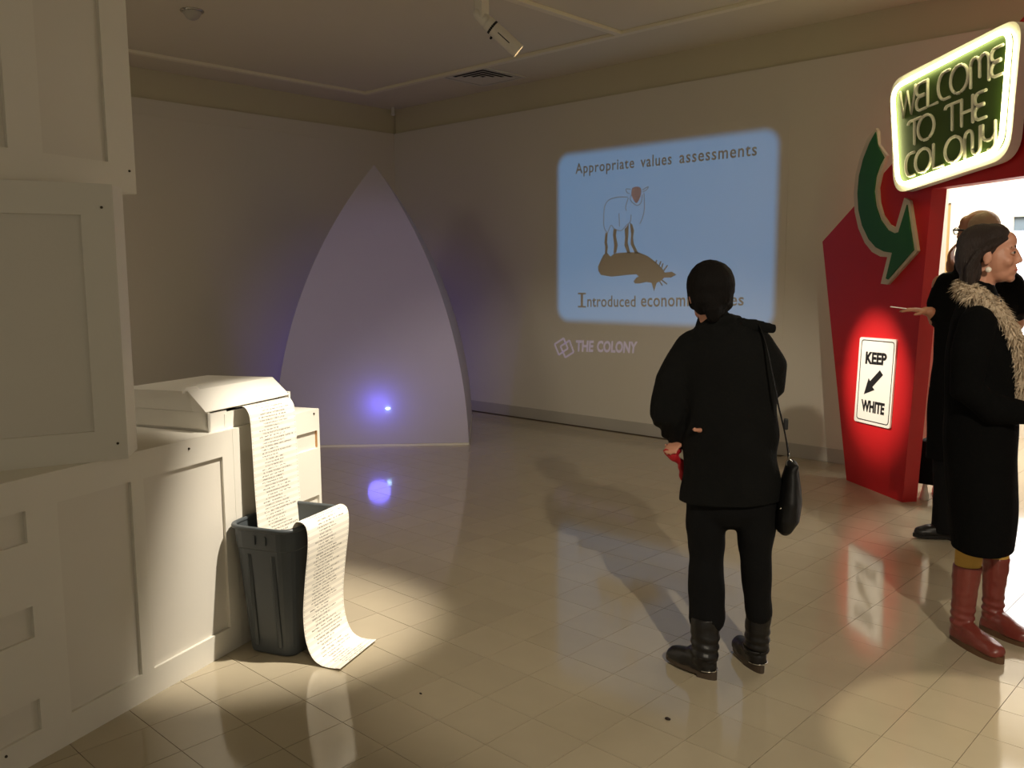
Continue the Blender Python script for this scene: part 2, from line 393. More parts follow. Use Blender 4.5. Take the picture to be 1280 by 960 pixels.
panelled('storage_box', (-2.215, -1.61), A110, -0.92, 0.016, 1.8, 2.7, 0.7,
    [(-0.36, -0.102, 1.9, 2.6), (-0.82, -0.482, 1.9, 2.6)], [(-0.012, 1.878)],
    label='topmost white panelled box of the stack, reaching out of the picture', category='box')

# ------------------------------------------------------------------ printer and its paper
pr = empty('printer', (-2.183, -1.383, 0.9), A110, label='white boxy line printer on the cabinet feeding out paper', category='printer')
W_, D_ = 0.512, 0.47
ob('base', boxes([(0, W_, 0.012, D_, 0, 0.012), (0, 0.012, 0.0, D_, 0.0, 0.078), (W_ - 0.012, W_, 0.0, D_, 0.0, 0.098), (0.012, W_ - 0.012, D_ - 0.012, D_, 0.0, 0.078), (0, 0.105, 0.0, 0.012, 0, 0.073), (0.105, W_, 0.0, 0.012, 0, 0.066)]), M_print, pr)
ob('paper_slot', box(0.013, W_ - 0.013, 0.05, 0.06, 0.013, 0.098), M_dark, pr, label='dark slot the paper comes out of')
lv = [(-0.014, -0.004, 0.083), (W_ - 0.012, -0.004, 0.087), (W_ + 0.008, 0.10, 0.157), (0.006, 0.10, 0.157), (W_ + 0.008, D_, 0.15), (0.0, D_, 0.152), (0.0, D_, 0.079), (W_, D_, 0.079), (0.0, 0.075, 0.079), (W_, 0.075, 0.079), (-0.014, 0.0, 0.079), (W_ - 0.012, 0.0, 0.083)]
ob('lid', pyd(lv, [(0, 1, 2, 3), (3, 2, 4, 5), (5, 4, 7, 6), (3, 5, 6, 8), (2, 9, 7, 4), (0, 3, 8, 10), (1, 11, 9, 2), (10, 11, 1, 0), (8, 9, 11, 10), (6, 7, 9, 8)]), M_print, pr)
ob('lid_flap', prism([(-0.02, 0), (0.075, 0), (0.055, 0.02), (0.0, 0.02)], 0, 0.004, plane='xz'), M_print, pr).location = (0.01, 0.11, 0.15)
ob('latch', box(0.09, 0.105, -0.002, 0.0, 0.008, 0.06), M_print, pr)

# fan-fold paper as one strip
def paper_mesh(path, w, n_across=4):
    """path: list of (centre Vector, across Vector)"""
    V, Fc, UV = [], [], []
    L = 0
    for i, (c, ac) in enumerate(path):
        if i: L += (c - path[i - 1][0]).length
        for k in range(n_across + 1):
            t = k / n_across; V.append(c + ac * (w * (t - 0.5))); UV.append((t, L))
    m = n_across + 1
    for i in range(len(path) - 1):
        for k in range(n_across): Fc.append((i * m + k, i * m + k + 1, (i + 1) * m + k + 1, (i + 1) * m + k))
    me = pyd(V, Fc, smooth=True); uv = me.uv_layers.new(name='UVMap')
    for l in me.loops: uv.data[l.index].uv = UV[l.vertex_index]
    return me
def smooth_path(pts, n=8):
    P = [Vector(p) for p in pts]; out = []
    for i in range(len(P) - 1):
        p0 = P[max(i - 1, 0)]; p1 = P[i]; p2 = P[i + 1]; p3 = P[min(i + 2, len(P) - 1)]
        for k in range(n):
            t = k / n
            out.append(0.5 * ((2 * p1) + (p2 - p0) * t + (2 * p0 - 5 * p1 + 4 * p2 - p3) * t * t + (3 * p1 - p0 - 3 * p2 + p3) * t ** 3))
    out.append(P[-1]); return out
M_paper, nt, bs = principled('printed_paper')
tc = nt.nodes.new('ShaderNodeUVMap'); sp = nt.nodes.new('ShaderNodeSeparateXYZ'); nt.links.new(tc.outputs[0], sp.inputs[0])
def math_n(op, a, b=None, c=None):
    n = nt.nodes.new('ShaderNodeMath'); n.operation = op
    for i, v in enumerate((a, b, c)):
        if v is None: continue
        if isinstance(v, (int, float)): n.inputs[i].default_value = v
        else: nt.links.new(v, n.inputs[i])
    return n.outputs[0]
U_, V_ = sp.outputs[0], sp.outputs[1]
PITCH_ = 0.0135
row = math_n('FRACT', math_n('DIVIDE', V_, PITCH_)); rid = math_n('FLOOR', math_n('DIVIDE', V_, PITCH_))
inrow = math_n('MULTIPLY', math_n('GREATER_THAN', row, 0.30), math_n('LESS_THAN', row, 0.72))
cx = nt.nodes.new('ShaderNodeCombineXYZ'); nt.links.new(math_n('MULTIPLY', U_, 62.0), cx.inputs[0]); nt.links.new(math_n('MULTIPLY', rid, 7.31), cx.inputs[1]); nt.links.new(math_n('MULTIPLY', row, 2.5), cx.inputs[2])
nz = nt.nodes.new('ShaderNodeTexNoise'); nz.inputs['Scale'].default_value = 1.0; nz.inputs['Detail'].default_value = 1; nt.links.new(cx.outputs[0], nz.inputs['Vector'])
words = math_n('GREATER_THAN', nz.outputs['Fac'], 0.47)
wn = nt.nodes.new('ShaderNodeTexWhiteNoise'); wn.noise_dimensions = '1D'; nt.links.new(rid, wn.inputs['W'])
wn2 = nt.nodes.new('ShaderNodeTexWhiteNoise'); wn2.noise_dimensions = '1D'; nt.links.new(math_n('ADD', rid, 37.3), wn2.inputs['W'])
left = math_n('GREATER_THAN', U_, math_n('ADD', 0.16, math_n('MULTIPLY', wn2.outputs['Value'], 0.12)))
right = math_n('LESS_THAN', U_, math_n('ADD', 0.55, math_n('MULTIPLY', wn.outputs['Value'], 0.38)))
ink = math_n('MULTIPLY', math_n('MULTIPLY', inrow, words), math_n('MULTIPLY', left, right))
hole_d = math_n('POWER', math_n('SUBTRACT', math_n('FRACT', math_n('DIVIDE', V_, 0.0127)), 0.5), 2)
eu = math_n('MINIMUM', U_, math_n('SUBTRACT', 1.0, U_))
hd = math_n('ADD', hole_d, math_n('POWER', math_n('MULTIPLY', math_n('SUBTRACT', eu, 0.022), 24.0), 2))
holes = math_n('LESS_THAN', hd, 0.055)
ink = math_n('MAXIMUM', math_n('MULTIPLY', ink, 0.8), math_n('MULTIPLY', holes, 0.4))
bar = math_n('MULTIPLY', math_n('GREATER_THAN', math_n('FRACT', math_n('DIVIDE', V_, PITCH_ * 2)), 0.5), 0.18)
mx = nt.nodes.new('ShaderNodeMix'); mx.data_type = 'RGBA'
mx.inputs['A'].default_value = lin((244, 238, 224)); mx.inputs['B'].default_value = lin((96, 88, 78))
nt.links.new(math_n('MAXIMUM', ink, bar), mx.inputs['Factor']); nt.links.new(mx.outputs['Result'], bs.inputs['Base Color'])
bs.inputs['Roughness'].default_value = 0.75
# counter-frame coordinates: x along the front, y out of the front (negative = towards viewer), z
profile = [(0.205, 0.030, 0.975), (0.205, -0.012, 0.984), (0.205, -0.035, 0.972), (0.206, -0.049, 0.93), (0.205, -0.055, 0.80), (0.204, -0.06, 0.62), (0.198, -0.075, 0.45), (0.175, -0.11, 0.26), (0.145, -0.15, 0.10),
    (0.135, -0.17, 0.06), (0.133, -0.19, 0.10), (0.128, -0.225, 0.27), (0.122, -0.265, 0.43), (0.12, -0.30, 0.535), (0.119, -0.328, 0.566), (0.118, -0.366, 0.548), (0.115, -0.372, 0.47), (0.115, -0.352, 0.33), (0.115, -0.338, 0.20), (0.114, -0.345, 0.10),
    (0.112, -0.372, 0.035), (0.11, -0.41, 0.010), (0.109, -0.455, 0.006), (0.108, -0.503, 0.012)]
pp = smooth_path(profile, 7)
pts = []
for i, p in enumerate(pp):
    t = i / (len(pp) - 1)
    ac = Vector((1, 0.06 * max(0, t - 0.5) * 2, 0.0)).normalized()
    pts.append((p, ac))
paper = ob('fanfold_paper', paper_mesh(pts, 0.288), M_paper, label='long printed fan-fold paper strip running from printer through bin to floor', category='paper')
paper.location = (CB[0], CB[1], 0.0); paper.rotation_euler = (0, 0, A110)

# ------------------------------------------------------------------ grey bin
bn = empty('trash_bin', (-2.083, -1.108, 0), math.radians(112), label='grey plastic rectangular bin with paper hanging over its rim', category='bin')
def rrect(hx, hy, r, z, seg=5, cx=0, cy=0):
    out = []
    for qx, qy, a0 in ((1, 1, 0), (-1, 1, 90), (-1, -1, 180), (1, -1, 270)):
        for k in range(seg + 1):
            an = math.radians(a0 + 90 * k / seg)
            out.append(Vector((cx + qx * (hx - r) + r * math.cos(an), cy + qy * (hy - r) + r * math.sin(an), z)))
    return out
levels = [(0.150, 0.106, 0.045, 0.004), (0.153, 0.109, 0.045, 0.012), (0.158, 0.113, 0.046, 0.08), (0.176, 0.128, 0.055, 0.30), (0.187, 0.137, 0.06, 0.44), (0.191, 0.140, 0.062, 0.445), (0.197, 0.146, 0.065, 0.53)]
rings = [rrect(hx, hy, r, z) for hx, hy, r, z in levels] + [rrect(hx - 0.004, hy - 0.004, r, z) for hx, hy, r, z in levels[::-1][:1]] + [rrect(hx - 0.005, hy - 0.005, r, z + 0.004) for hx, hy, r, z in levels[::-1][1:]]
v, f = ring_loft(rings); ob('body', pyd(v, f), M_bin, bn)
rim = [rrect(0.198 + 0.008 * math.cos(k * PI / 4), 0.147 + 0.008 * math.cos(k * PI / 4), 0.067, 0.527 + 0.010 * math.sin(k * PI / 4)) for k in range(8)]
v, f = ring_loft(rim, closed=True); ob('rim', pyd(v, f, smooth=True), M_bin, bn)
for sx in (-0.05, 0.05):
    ob('rib', prism([(sx - 0.004, 0.455), (sx + 0.004, 0.455), (sx + 0.004, 0.50), (sx - 0.004, 0.50)], -0.150, -0.142), M_bin, bn)
for sy in (-0.03, 0.02):
    ob('rib', boxes([(-0.199, -0.192, sy - 0.004, sy + 0.004, 0.465, 0.50)]), M_bin, bn)
for sy in (-0.055, 0.055):
    v, f = ring_loft([[Vector((-x - 0.0035, sy + dy, z)), Vector((-x + 0.002, sy + dy + 0.01, z)), Vector((-x + 0.002, sy + dy - 0.01, z))] for x, dy, z in ((0.161, 0, 0.04), (0.178, 0, 0.25), (0.188, 0, 0.42))])
    ob('side_rib', pyd(v, f), M_bin, bn)

# ------------------------------------------------------------------ curved white pyramid in the corner
c0 = Vector((-4.577, 2.308, 0)); fu = Vector((0.687, 0.726, 0)).normalized()
K = [c0 - fu * 1.70, c0, Vector((-5.706, 3.442, 0)), Vector((-5.706, 3.442, 0)) - fu * 1.70]
cen = sum(K, Vector()) / 4; cen.z = 0
apex = Vector((-5.748, 2.243, 0)); H = 2.53
cn = empty('pyramid_sculpture', (cen.x, cen.y, 0), 0, label='tall white curved-sided pyramid standing in the room corner', category='sculpture')
def wid(t): return max(0.0, (math.sqrt(25 - 9 * t * t) - 4.0)) * 0.92 + 0.08 * (1 - t)
N = 28
edge = [[apex + (k - apex) * wid(i / N) + Vector((0, 0, 0.02 + (H - 0.02) * i / N)) - cen for i in range(N + 1)] for k in K]
names = ['front_panel', 'side_panel', 'back_panel', 'side_panel']
for s in range(4):
    e0, e1 = edge[s], edge[(s + 1) % 4]; V, Fc = [], []
    nrm = (K[(s + 1) % 4] - K[s]).normalized().cross(Vector((0, 0, 1))) * -0.02
    for i in range(N + 1):
        k = min(1.0, (1 - i / N) * 6)
        V += [e0[i], e1[i], e1[i] + nrm * k, e0[i] + nrm * k]
    for i in range(N):
        a_ = i * 4; b_ = a_ + 4
        Fc += [(a_, a_ + 1, b_ + 1, b_), (a_ + 1, a_ + 2, b_ + 2, b_ + 1), (a_ + 2, a_ + 3, b_ + 3, b_ + 2), (a_ + 3, a_, b_, b_ + 3)]
    Fc += [(3, 2, 1, 0)]
    ob(names[s], pyd(V, Fc), M_cone, cn)
Kb = [apex + (k - apex) * 1.004 - cen for k in K]
ob('base_strip', prism([(p.x, p.y) for p in Kb], 0.0, 0.018, plane='xy'), M_white2, cn)
fn = Vector((fu.y, -fu.x, 0))
tled = 0.334 / H; wl_ = wid(tled)
pl0 = apex + (K[0] - apex) * wl_; pl1 = apex + (K[1] - apex) * wl_
led_p = pl0 + (pl1 - pl0) * 0.585; led_p.z = 0.334
v, f = ell_vf(led_p - cen + fn * 0.002, (0.02, 0.02, 0.009)); ob('led_lens', pyd(v, f, smooth=True), M_blueled, cn, label='glowing blue-white lamp lens')
point('led_glow', led_p + fn * 0.13 - fu * 0.08 + Vector((0, 0, 0.05)), 1.9, (0.16, 0.14, 1.0), 0.10)
point('blue_lamp_behind_pyramid', (-6.6, 2.55, 0.35), 3.2, (0.16, 0.10, 1.0), 0.05)

# ------------------------------------------------------------------ projected picture, its light painted as emission on a wall panel
M_proj, nt, bs = principled('painted_projector_light')
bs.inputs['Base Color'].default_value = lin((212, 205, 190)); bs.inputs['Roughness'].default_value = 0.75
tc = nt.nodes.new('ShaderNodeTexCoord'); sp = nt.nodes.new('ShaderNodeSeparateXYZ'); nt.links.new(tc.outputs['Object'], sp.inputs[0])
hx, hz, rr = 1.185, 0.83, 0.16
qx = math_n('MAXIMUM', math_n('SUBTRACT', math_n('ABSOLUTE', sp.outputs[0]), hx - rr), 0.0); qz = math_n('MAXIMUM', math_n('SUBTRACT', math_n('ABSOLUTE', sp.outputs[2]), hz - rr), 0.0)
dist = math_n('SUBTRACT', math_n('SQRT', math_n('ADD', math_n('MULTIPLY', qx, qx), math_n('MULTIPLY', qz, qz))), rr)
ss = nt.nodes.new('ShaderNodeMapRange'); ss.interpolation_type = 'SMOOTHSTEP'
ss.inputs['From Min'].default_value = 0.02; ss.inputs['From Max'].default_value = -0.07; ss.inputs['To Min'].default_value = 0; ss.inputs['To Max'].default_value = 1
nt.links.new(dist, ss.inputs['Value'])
bs.inputs['Emission Color'].default_value = (0.032, 0.120, 0.245, 1)  # emission imitates the projector beam, fading at the rounded edges
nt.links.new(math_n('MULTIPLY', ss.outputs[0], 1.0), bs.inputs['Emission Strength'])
pj = empty('painted_projection', (-3.585, YR - 0.001, 1.85), 0, label='pale blue projected slide of a sheep, its light painted on the wall, with two lines of lettering', category='projection')
ob('painted_light_field', box(-1.25, 1.25, -0.003, 0.0, -0.9, 0.9), M_proj, pj)
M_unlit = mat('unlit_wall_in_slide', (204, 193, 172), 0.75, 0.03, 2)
M_pinkbrown = mat('sheep_face_brown', (222, 200, 198), 0.75, 0.05, 6, emit=(34, 26, 36), es=1.0)  # slide light on the face painted in as emission
M_outline = mat('sheep_outline_grey', (206, 200, 190), 0.75, 0.03, 6, emit=(38, 54, 72), es=1.0)  # weaker slide light painted into the outlines as emission
SH_BODY = [(-4.239, 1.533), (-4.243, 1.571), (-4.208, 1.633), (-4.177, 1.683), (-4.137, 1.701), (-4.094, 1.663), (-4.051, 1.693), (-3.974, 1.697), (-3.882, 1.7), (-3.777, 1.698), (-3.674, 1.662), (-3.586, 1.606), (-3.513, 1.546), (-3.487, 1.51), (-3.413, 1.518), (-3.364, 1.492), (-3.419, 1.466), (-3.49, 1.466), (-3.525, 1.438), (-3.571, 1.418), (-3.598, 1.345), (-3.626, 1.418), (-3.684, 1.426), (-3.758, 1.412), (-3.81, 1.412), (-3.826, 1.432), (-3.796, 1.466), (-3.767, 1.475), (-3.797, 1.497), (-3.91, 1.49), (-4.08, 1.475), (-4.207, 1.492)]
SH_LEGS = [[(-4.156, 1.888), (-4.131, 1.885), (-4.138, 1.795), (-4.127, 1.757), (-4.136, 1.695), (-4.161, 1.689), (-4.158, 1.758), (-4.168, 1.796)],
    [(-4.061, 1.919), (-4.026, 1.913), (-4.034, 1.854), (-4.012, 1.767), (-4.029, 1.698), (-4.06, 1.694), (-4.052, 1.768), (-4.068, 1.867)],
    [(-3.934, 1.912), (-3.889, 1.959), (-3.891, 1.861), (-3.899, 1.788), (-3.867, 1.69), (-3.9, 1.695), (-3.935, 1.765), (-3.927, 1.838)],
    [(-3.874, 1.97), (-3.848, 1.951), (-3.828, 1.896), (-3.839, 1.835), (-3.829, 1.774), (-3.777, 1.688), (-3.813, 1.689), (-3.865, 1.775), (-3.86, 1.86)]]
SH_HEAD = [(-3.853, 2.283), (-3.808, 2.292), (-3.764, 2.279), (-3.753, 2.24), (-3.767, 2.188), (-3.805, 2.143), (-3.844, 2.186), (-3.863, 2.236)]
SH_LINES = [[(-4.131, 1.882), (-4.176, 1.946), (-4.177, 2.083), (-4.165, 2.144), (-4.119, 2.191), (-4.026, 2.21), (-3.904, 2.205)], [(-3.872, 2.272), (-3.923, 2.278), (-3.912, 2.245), (-3.882, 2.235)], [(-3.742, 2.258), (-3.677, 2.283), (-3.698, 2.255), (-3.741, 2.24)], [(-3.862, 2.224), (-3.874, 2.176), (-3.806, 2.124), (-3.755, 2.145), (-3.741, 2.216)], [(-3.897, 2.196), (-3.926, 2.119), (-3.918, 2.082)], [(-3.724, 2.227), (-3.717, 2.095), (-3.735, 2.012), (-3.766, 1.954)], [(-4.131, 1.888), (-4.093, 1.955), (-4.054, 1.923), (-3.976, 1.901), (-3.916, 1.948), (-3.871, 1.982), (-3.864, 2.043)], [(-4.001, 2.062), (-3.995, 1.939)]]
SH_SPIKES = [[(-3.585, 1.594), (-3.574, 1.624)], [(-3.549, 1.57), (-3.528, 1.612)], [(-3.52, 1.552), (-3.507, 1.593)], [(-3.498, 1.528), (-3.457, 1.575)], [(-3.539, 1.432), (-3.51, 1.396)], [(-3.518, 1.444), (-3.46, 1.408)]]
ox, oz = -3.585, 1.85
loc2 = lambda pts: [(x - ox, z - oz) for x, z in pts]
def ribbon(pts, w, y0, y1):
    P = [Vector(p) for p in pts]; lft, rg = [], []
    for i, p in enumerate(P):
        t = (P[min(i + 1, len(P) - 1)] - P[max(i - 1, 0)]).normalized(); n = Vector((-t.y, t.x)) * w / 2
        lft.append(p + n); rg.append(p - n)
    V, Fc = [], []
    for a_, b_ in zip(lft, rg): V += [(a_.x, y0, a_.y), (b_.x, y0, b_.y), (b_.x, y1, b_.y), (a_.x, y1, a_.y)]
    for i in range(len(P) - 1):
        o = i * 4
        for k in range(4): Fc.append((o + k, o + (k + 1) % 4, o + 4 + (k + 1) % 4, o + 4 + k))
    Fc += [(3, 2, 1, 0), tuple(len(V) - 4 + k for k in range(4))]
    return V, Fc
def soft(pts, n=4):
    q_ = smooth_path([(x, z, 0) for x, z in pts], n); return [(p.x, p.y) for p in q_]
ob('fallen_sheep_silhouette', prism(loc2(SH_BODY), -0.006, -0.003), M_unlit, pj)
for s in SH_SPIKES:
    v, f = ribbon(loc2(s), 0.012, -0.006, -0.003); ob('spike', pyd(v, f), M_unlit, pj)
for l in SH_LEGS: ob('sheep_leg', prism(loc2(l), -0.006, -0.003), M_unlit, pj)
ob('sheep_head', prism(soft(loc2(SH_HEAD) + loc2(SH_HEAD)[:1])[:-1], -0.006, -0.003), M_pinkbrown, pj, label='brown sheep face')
for l in SH_LINES:
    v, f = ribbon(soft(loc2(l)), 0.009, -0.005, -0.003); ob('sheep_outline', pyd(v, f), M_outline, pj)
def line_text(s, q, o0, y, ext=0.0012, **k):
    me = text_mesh(s, 1.0, 0.0, **k); me2 = fit_quad(me, o0(q), y); return me2
for wd_, x0_, x1_, z0_, z1_ in (('Appropriate', -4.523, -3.833, 2.43, 2.56), ('values', -3.763, -3.432, 2.457, 2.56), ('assessments', -3.352, -2.612, 2.457, 2.545)):
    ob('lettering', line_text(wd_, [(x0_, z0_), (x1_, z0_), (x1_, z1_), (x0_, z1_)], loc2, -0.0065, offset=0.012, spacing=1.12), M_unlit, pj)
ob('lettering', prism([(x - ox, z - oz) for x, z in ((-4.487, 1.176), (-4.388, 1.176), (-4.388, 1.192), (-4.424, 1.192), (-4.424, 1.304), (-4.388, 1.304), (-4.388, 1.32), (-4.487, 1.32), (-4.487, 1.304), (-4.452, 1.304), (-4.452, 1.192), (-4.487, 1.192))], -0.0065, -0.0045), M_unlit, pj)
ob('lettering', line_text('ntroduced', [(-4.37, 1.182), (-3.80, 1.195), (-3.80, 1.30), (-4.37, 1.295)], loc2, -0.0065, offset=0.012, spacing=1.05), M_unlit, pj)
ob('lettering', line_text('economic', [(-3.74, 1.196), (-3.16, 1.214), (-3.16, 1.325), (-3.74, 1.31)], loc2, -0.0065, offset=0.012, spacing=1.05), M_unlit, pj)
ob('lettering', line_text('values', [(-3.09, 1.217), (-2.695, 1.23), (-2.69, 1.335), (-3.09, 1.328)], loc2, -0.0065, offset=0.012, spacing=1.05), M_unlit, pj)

# wall logo below, projected light painted as weak emission
M_logo_glow = mat('painted_lilac_glow', (226, 218, 214), 0.7, 0.03, 8, emit=(66, 60, 86), es=1.0)
lg = empty('wall_logo', (-4.3, YR, 0.78), 0, label='pale two-square emblem and THE COLONY lettering under the picture, projected light painted as glow', category='logo')
for s in [[(-4.793, 0.798), (-4.675, 0.863), (-4.619, 0.764), (-4.737, 0.693)], [(-4.716, 0.78), (-4.599, 0.845), (-4.544, 0.731), (-4.653, 0.672)]]:
    q_ = [(x + 4.3, z - 0.78) for x, z in s]
    v, f = join_vf([ribbon([q_[i], q_[(i + 1) % 4]], 0.018, -0.003, -0.0005) for i in range(4)]); ob('emblem_square', pyd(v, f), M_logo_glow, lg)
for wd_, x0_, x1_, zb, zc in (('THE', -4.52, -4.30, 0.738, 0.746), ('COLONY', -4.255, -3.785, 0.747, 0.762)):
    ob('lettering', fit_quad(text_mesh(wd_, 1.0, 0.0, 0.04), [(x0_ + 4.3, zb - 0.78), (x1_ + 4.3, zc - 0.78), (x1_ + 4.31, zc + 0.112 - 0.78), (x0_ + 4.305, zb + 0.114 - 0.78)], -0.002), M_logo_glow, lg)

# ------------------------------------------------------------------ red portal with its signs
AP = math.radians(-35.33); P0 = (-1.022, 2.842)
SM = 0.86                                           # axis of the portal
poly = [(-0.649, 0), (-1.096, 1.735), (SM, 2.88), (2 * SM + 1.096, 1.735), (2 * SM + 0.649, 0), (2 * SM, 0), (2 * SM - 0.13, 2.008), (0.13, 2.011), (0.0, 0)]
portal = ob('portal', prism(poly, 0.0, 0.105), M_red, label='angular red painted doorway portal standing out from the wall', category='portal')
portal.location = (P0[0], P0[1], 0); portal.rotation_euler = (0, 0, AP)
def pframe(name, **kw): return empty(name, (P0[0], P0[1], 0), AP, **kw)
def on_portal(s, z, d):
    return Vector((P0[0] + s * math.cos(AP) + d * math.sin(AP), P0[1] + s * math.sin(AP) - d * math.cos(AP), z))
ARROW_OUT = [(-0.449, 2.464), (-0.539, 2.412), (-0.617, 2.299), (-0.663, 2.18), (-0.676, 2.055), (-0.655, 1.927), (-0.602, 1.81), (-0.518, 1.706), (-0.428, 1.641), (-0.332, 1.608), (-0.255, 1.603), (-0.314, 1.427), (-0.241, 1.422), (0.052, 1.635), (-0.05, 1.954), (-0.107, 1.976), (-0.183, 1.789), (-0.258, 1.816), (-0.333, 1.881), (-0.38, 1.969), (-0.398, 2.067), (-0.373, 2.149), (-0.342, 2.211), (-0.316, 2.267), (-0.414, 2.357), (-0.427, 2.443)]
ARROW_IN = [(-0.439, 2.438), (-0.503, 2.376), (-0.57, 2.275), (-0.61, 2.168), (-0.619, 2.05), (-0.599, 1.936), (-0.547, 1.826), (-0.464, 1.729), (-0.376, 1.67), (-0.282, 1.64), (-0.196, 1.63), (-0.25, 1.462), (-0.228, 1.456), (0.023, 1.643), (-0.067, 1.93), (-0.14, 1.761), (-0.182, 1.755), (-0.253, 1.78), (-0.338, 1.851), (-0.397, 1.945), (-0.425, 2.045), (-0.412, 2.14), (-0.376, 2.209), (-0.333, 2.257), (-0.407, 2.344)]
ar = pframe('arrow_sign', label='curved green arrow with pale border on the red portal', category='sign')
ob('border', prism(ARROW_OUT, -0.022, -0.001), M_cream, ar)
ob('face', prism(ARROW_IN, -0.030, -0.022), M_green, ar)

kw_ = pframe('keep_white_sign', label='white KEEP WHITE traffic sign with black arrow, spotlit on the red portal', category='sign')
KP = [(-0.569, 0.453), (-0.155, 0.464), (-0.128, 1.064), (-0.54, 1.053)]
ob('plate', prism(rounded_poly(KP, 0.02, 4), -0.012, -0.001), M_signwhite, kw_)
KL = rounded_poly([(-0.538, 0.477), (-0.175, 0.485), (-0.146, 1.043), (-0.512, 1.036)], 0.025, 4)
v, f = join_vf([ribbon([KL[i], KL[(i + 1) % len(KL)]], 0.006, -0.0135, -0.012) for i in range(len(KL))]); ob('border_line', pyd(v, f), M_black, kw_)
KA = [(-0.291, 0.844), (-0.255, 0.815), (-0.368, 0.72), (-0.342, 0.703), (-0.462, 0.658), (-0.415, 0.775), (-0.396, 0.758)]
ob('arrow', prism(KA, -0.0135, -0.012), M_black, kw_)
ob('lettering', fit_quad(text_mesh('KEEP', 1, 0, 0.045), [(-0.462, 0.872), (-0.222, 0.883), (-0.221, 0.965), (-0.458, 0.958)], -0.0135), M_black, kw_)
ob('lettering', fit_quad(text_mesh('WHITE', 1, 0, 0.045), [(-0.482, 0.537), (-0.225, 0.545), (-0.219, 0.627), (-0.488, 0.62)], -0.0135), M_black, kw_)

ws = pframe('welcome_sign', label='neon-edged green WELCOME TO THE COLONY sign on top of the portal', category='sign')
SO = [(-0.19, 2.01), (0.885, 2.11), (0.905, 2.83), (-0.30, 2.715)]
SO = [(-0.125, 1.995), (0.86, 2.105), (0.89, 2.825), (-0.225, 2.715)]
ob('backing_plate', prism(rounded_poly(SO, 0.13, 7), -0.085, -0.02), M_signwhite, ws)
SG = [(-0.05, 2.04), (0.822, 2.153), (0.838, 2.775), (-0.155, 2.66)]
ob('green_face', prism(rounded_poly(SG, 0.09, 7), -0.092, -0.085), M_signgreen, ws)
loop = rounded_poly(SG, 0.10, 7)
ob('neon_tube', tube([(x, -0.110, z, 0.014) for x, z in loop], 10, closed=True), M_led, ws, label='glowing white neon tube')
for mx0, mz0 in ((0.0, 2.1), (0.6, 2.2)): ob('mount', box(mx0, mx0 + 0.06, -0.02, 0.0, mz0, mz0 + 0.06), M_signwhite, ws)
def arc(cx, cy, rx, ry, a0, a1, n=10): return [(cx + rx * math.cos(math.radians(a0 + (a1 - a0) * k / n)), cy + ry * math.sin(math.radians(a0 + (a1 - a0) * k / n))) for k in range(n + 1)]
STROKES = {
 'W': [[(0.0, 1.0), (0.22, 0.0), (0.5, 0.9), (0.72, 0.02), (1.0, 1.0)]],
 'E': [[(1.0, 1.0), (0.4, 1.0)] + arc(0.4, 0.77, 0.38, 0.23, 90, 270) + [(0.8, 0.54)], [(0.8, 0.5), (0.4, 0.5)] + arc(0.4, 0.25, 0.4, 0.25, 90, 270) + [(1.0, 0.0)]],
 'L': [[(0.08, 1.0), (0.08, 0.0), (1.0, 0.0)]],
 'C': [[(1.0, 1.0), (0.6, 1.0)] + arc(0.6, 0.5, 0.6, 0.5, 90, 270, 14) + [(1.0, 0.0)]],
 'O': [arc(0.5, 0.5, 0.5, 0.5, 0, 360, 24)],
 'M': [[(0.03, 0.0), (0.03, 0.75)] + arc(0.265, 0.75, 0.235, 0.25, 180, 0) + [(0.5, 0.25)], [(0.5, 0.75)] + arc(0.735, 0.75, 0.235, 0.25, 180, 0) + [(0.97, 0.0)]],
 'T': [[(0.0, 0.86)] + arc(0.2, 0.86, 0.2, 0.14, 180, 90, 5) + [(1.0, 1.0)], [(0.5, 1.0), (0.5, 0.0)]],
 'H': [[(0.06, 1.0), (0.06, 0.0)], [(0.06, 0.48), (0.94, 0.48)], [(0.94, 1.0), (0.94, 0.0)]],
 'N': [[(0.03, 0.0), (0.03, 0.75)] + arc(0.27, 0.75, 0.24, 0.25, 180, 0) + [(0.51, 0.25)] + arc(0.75, 0.25, 0.24, 0.25, 180, 360) + [(0.99, 1.0)]],
 'Y': [[(0.03, 1.0), (0.03, 0.62)] + arc(0.5, 0.62, 0.47, 0.25, 180, 360) + [(0.97, 1.0)], [(0.97, 0.7), (0.97, 0.25)] + arc(0.6, 0.25, 0.37, 0.25, 0, -110)],
}
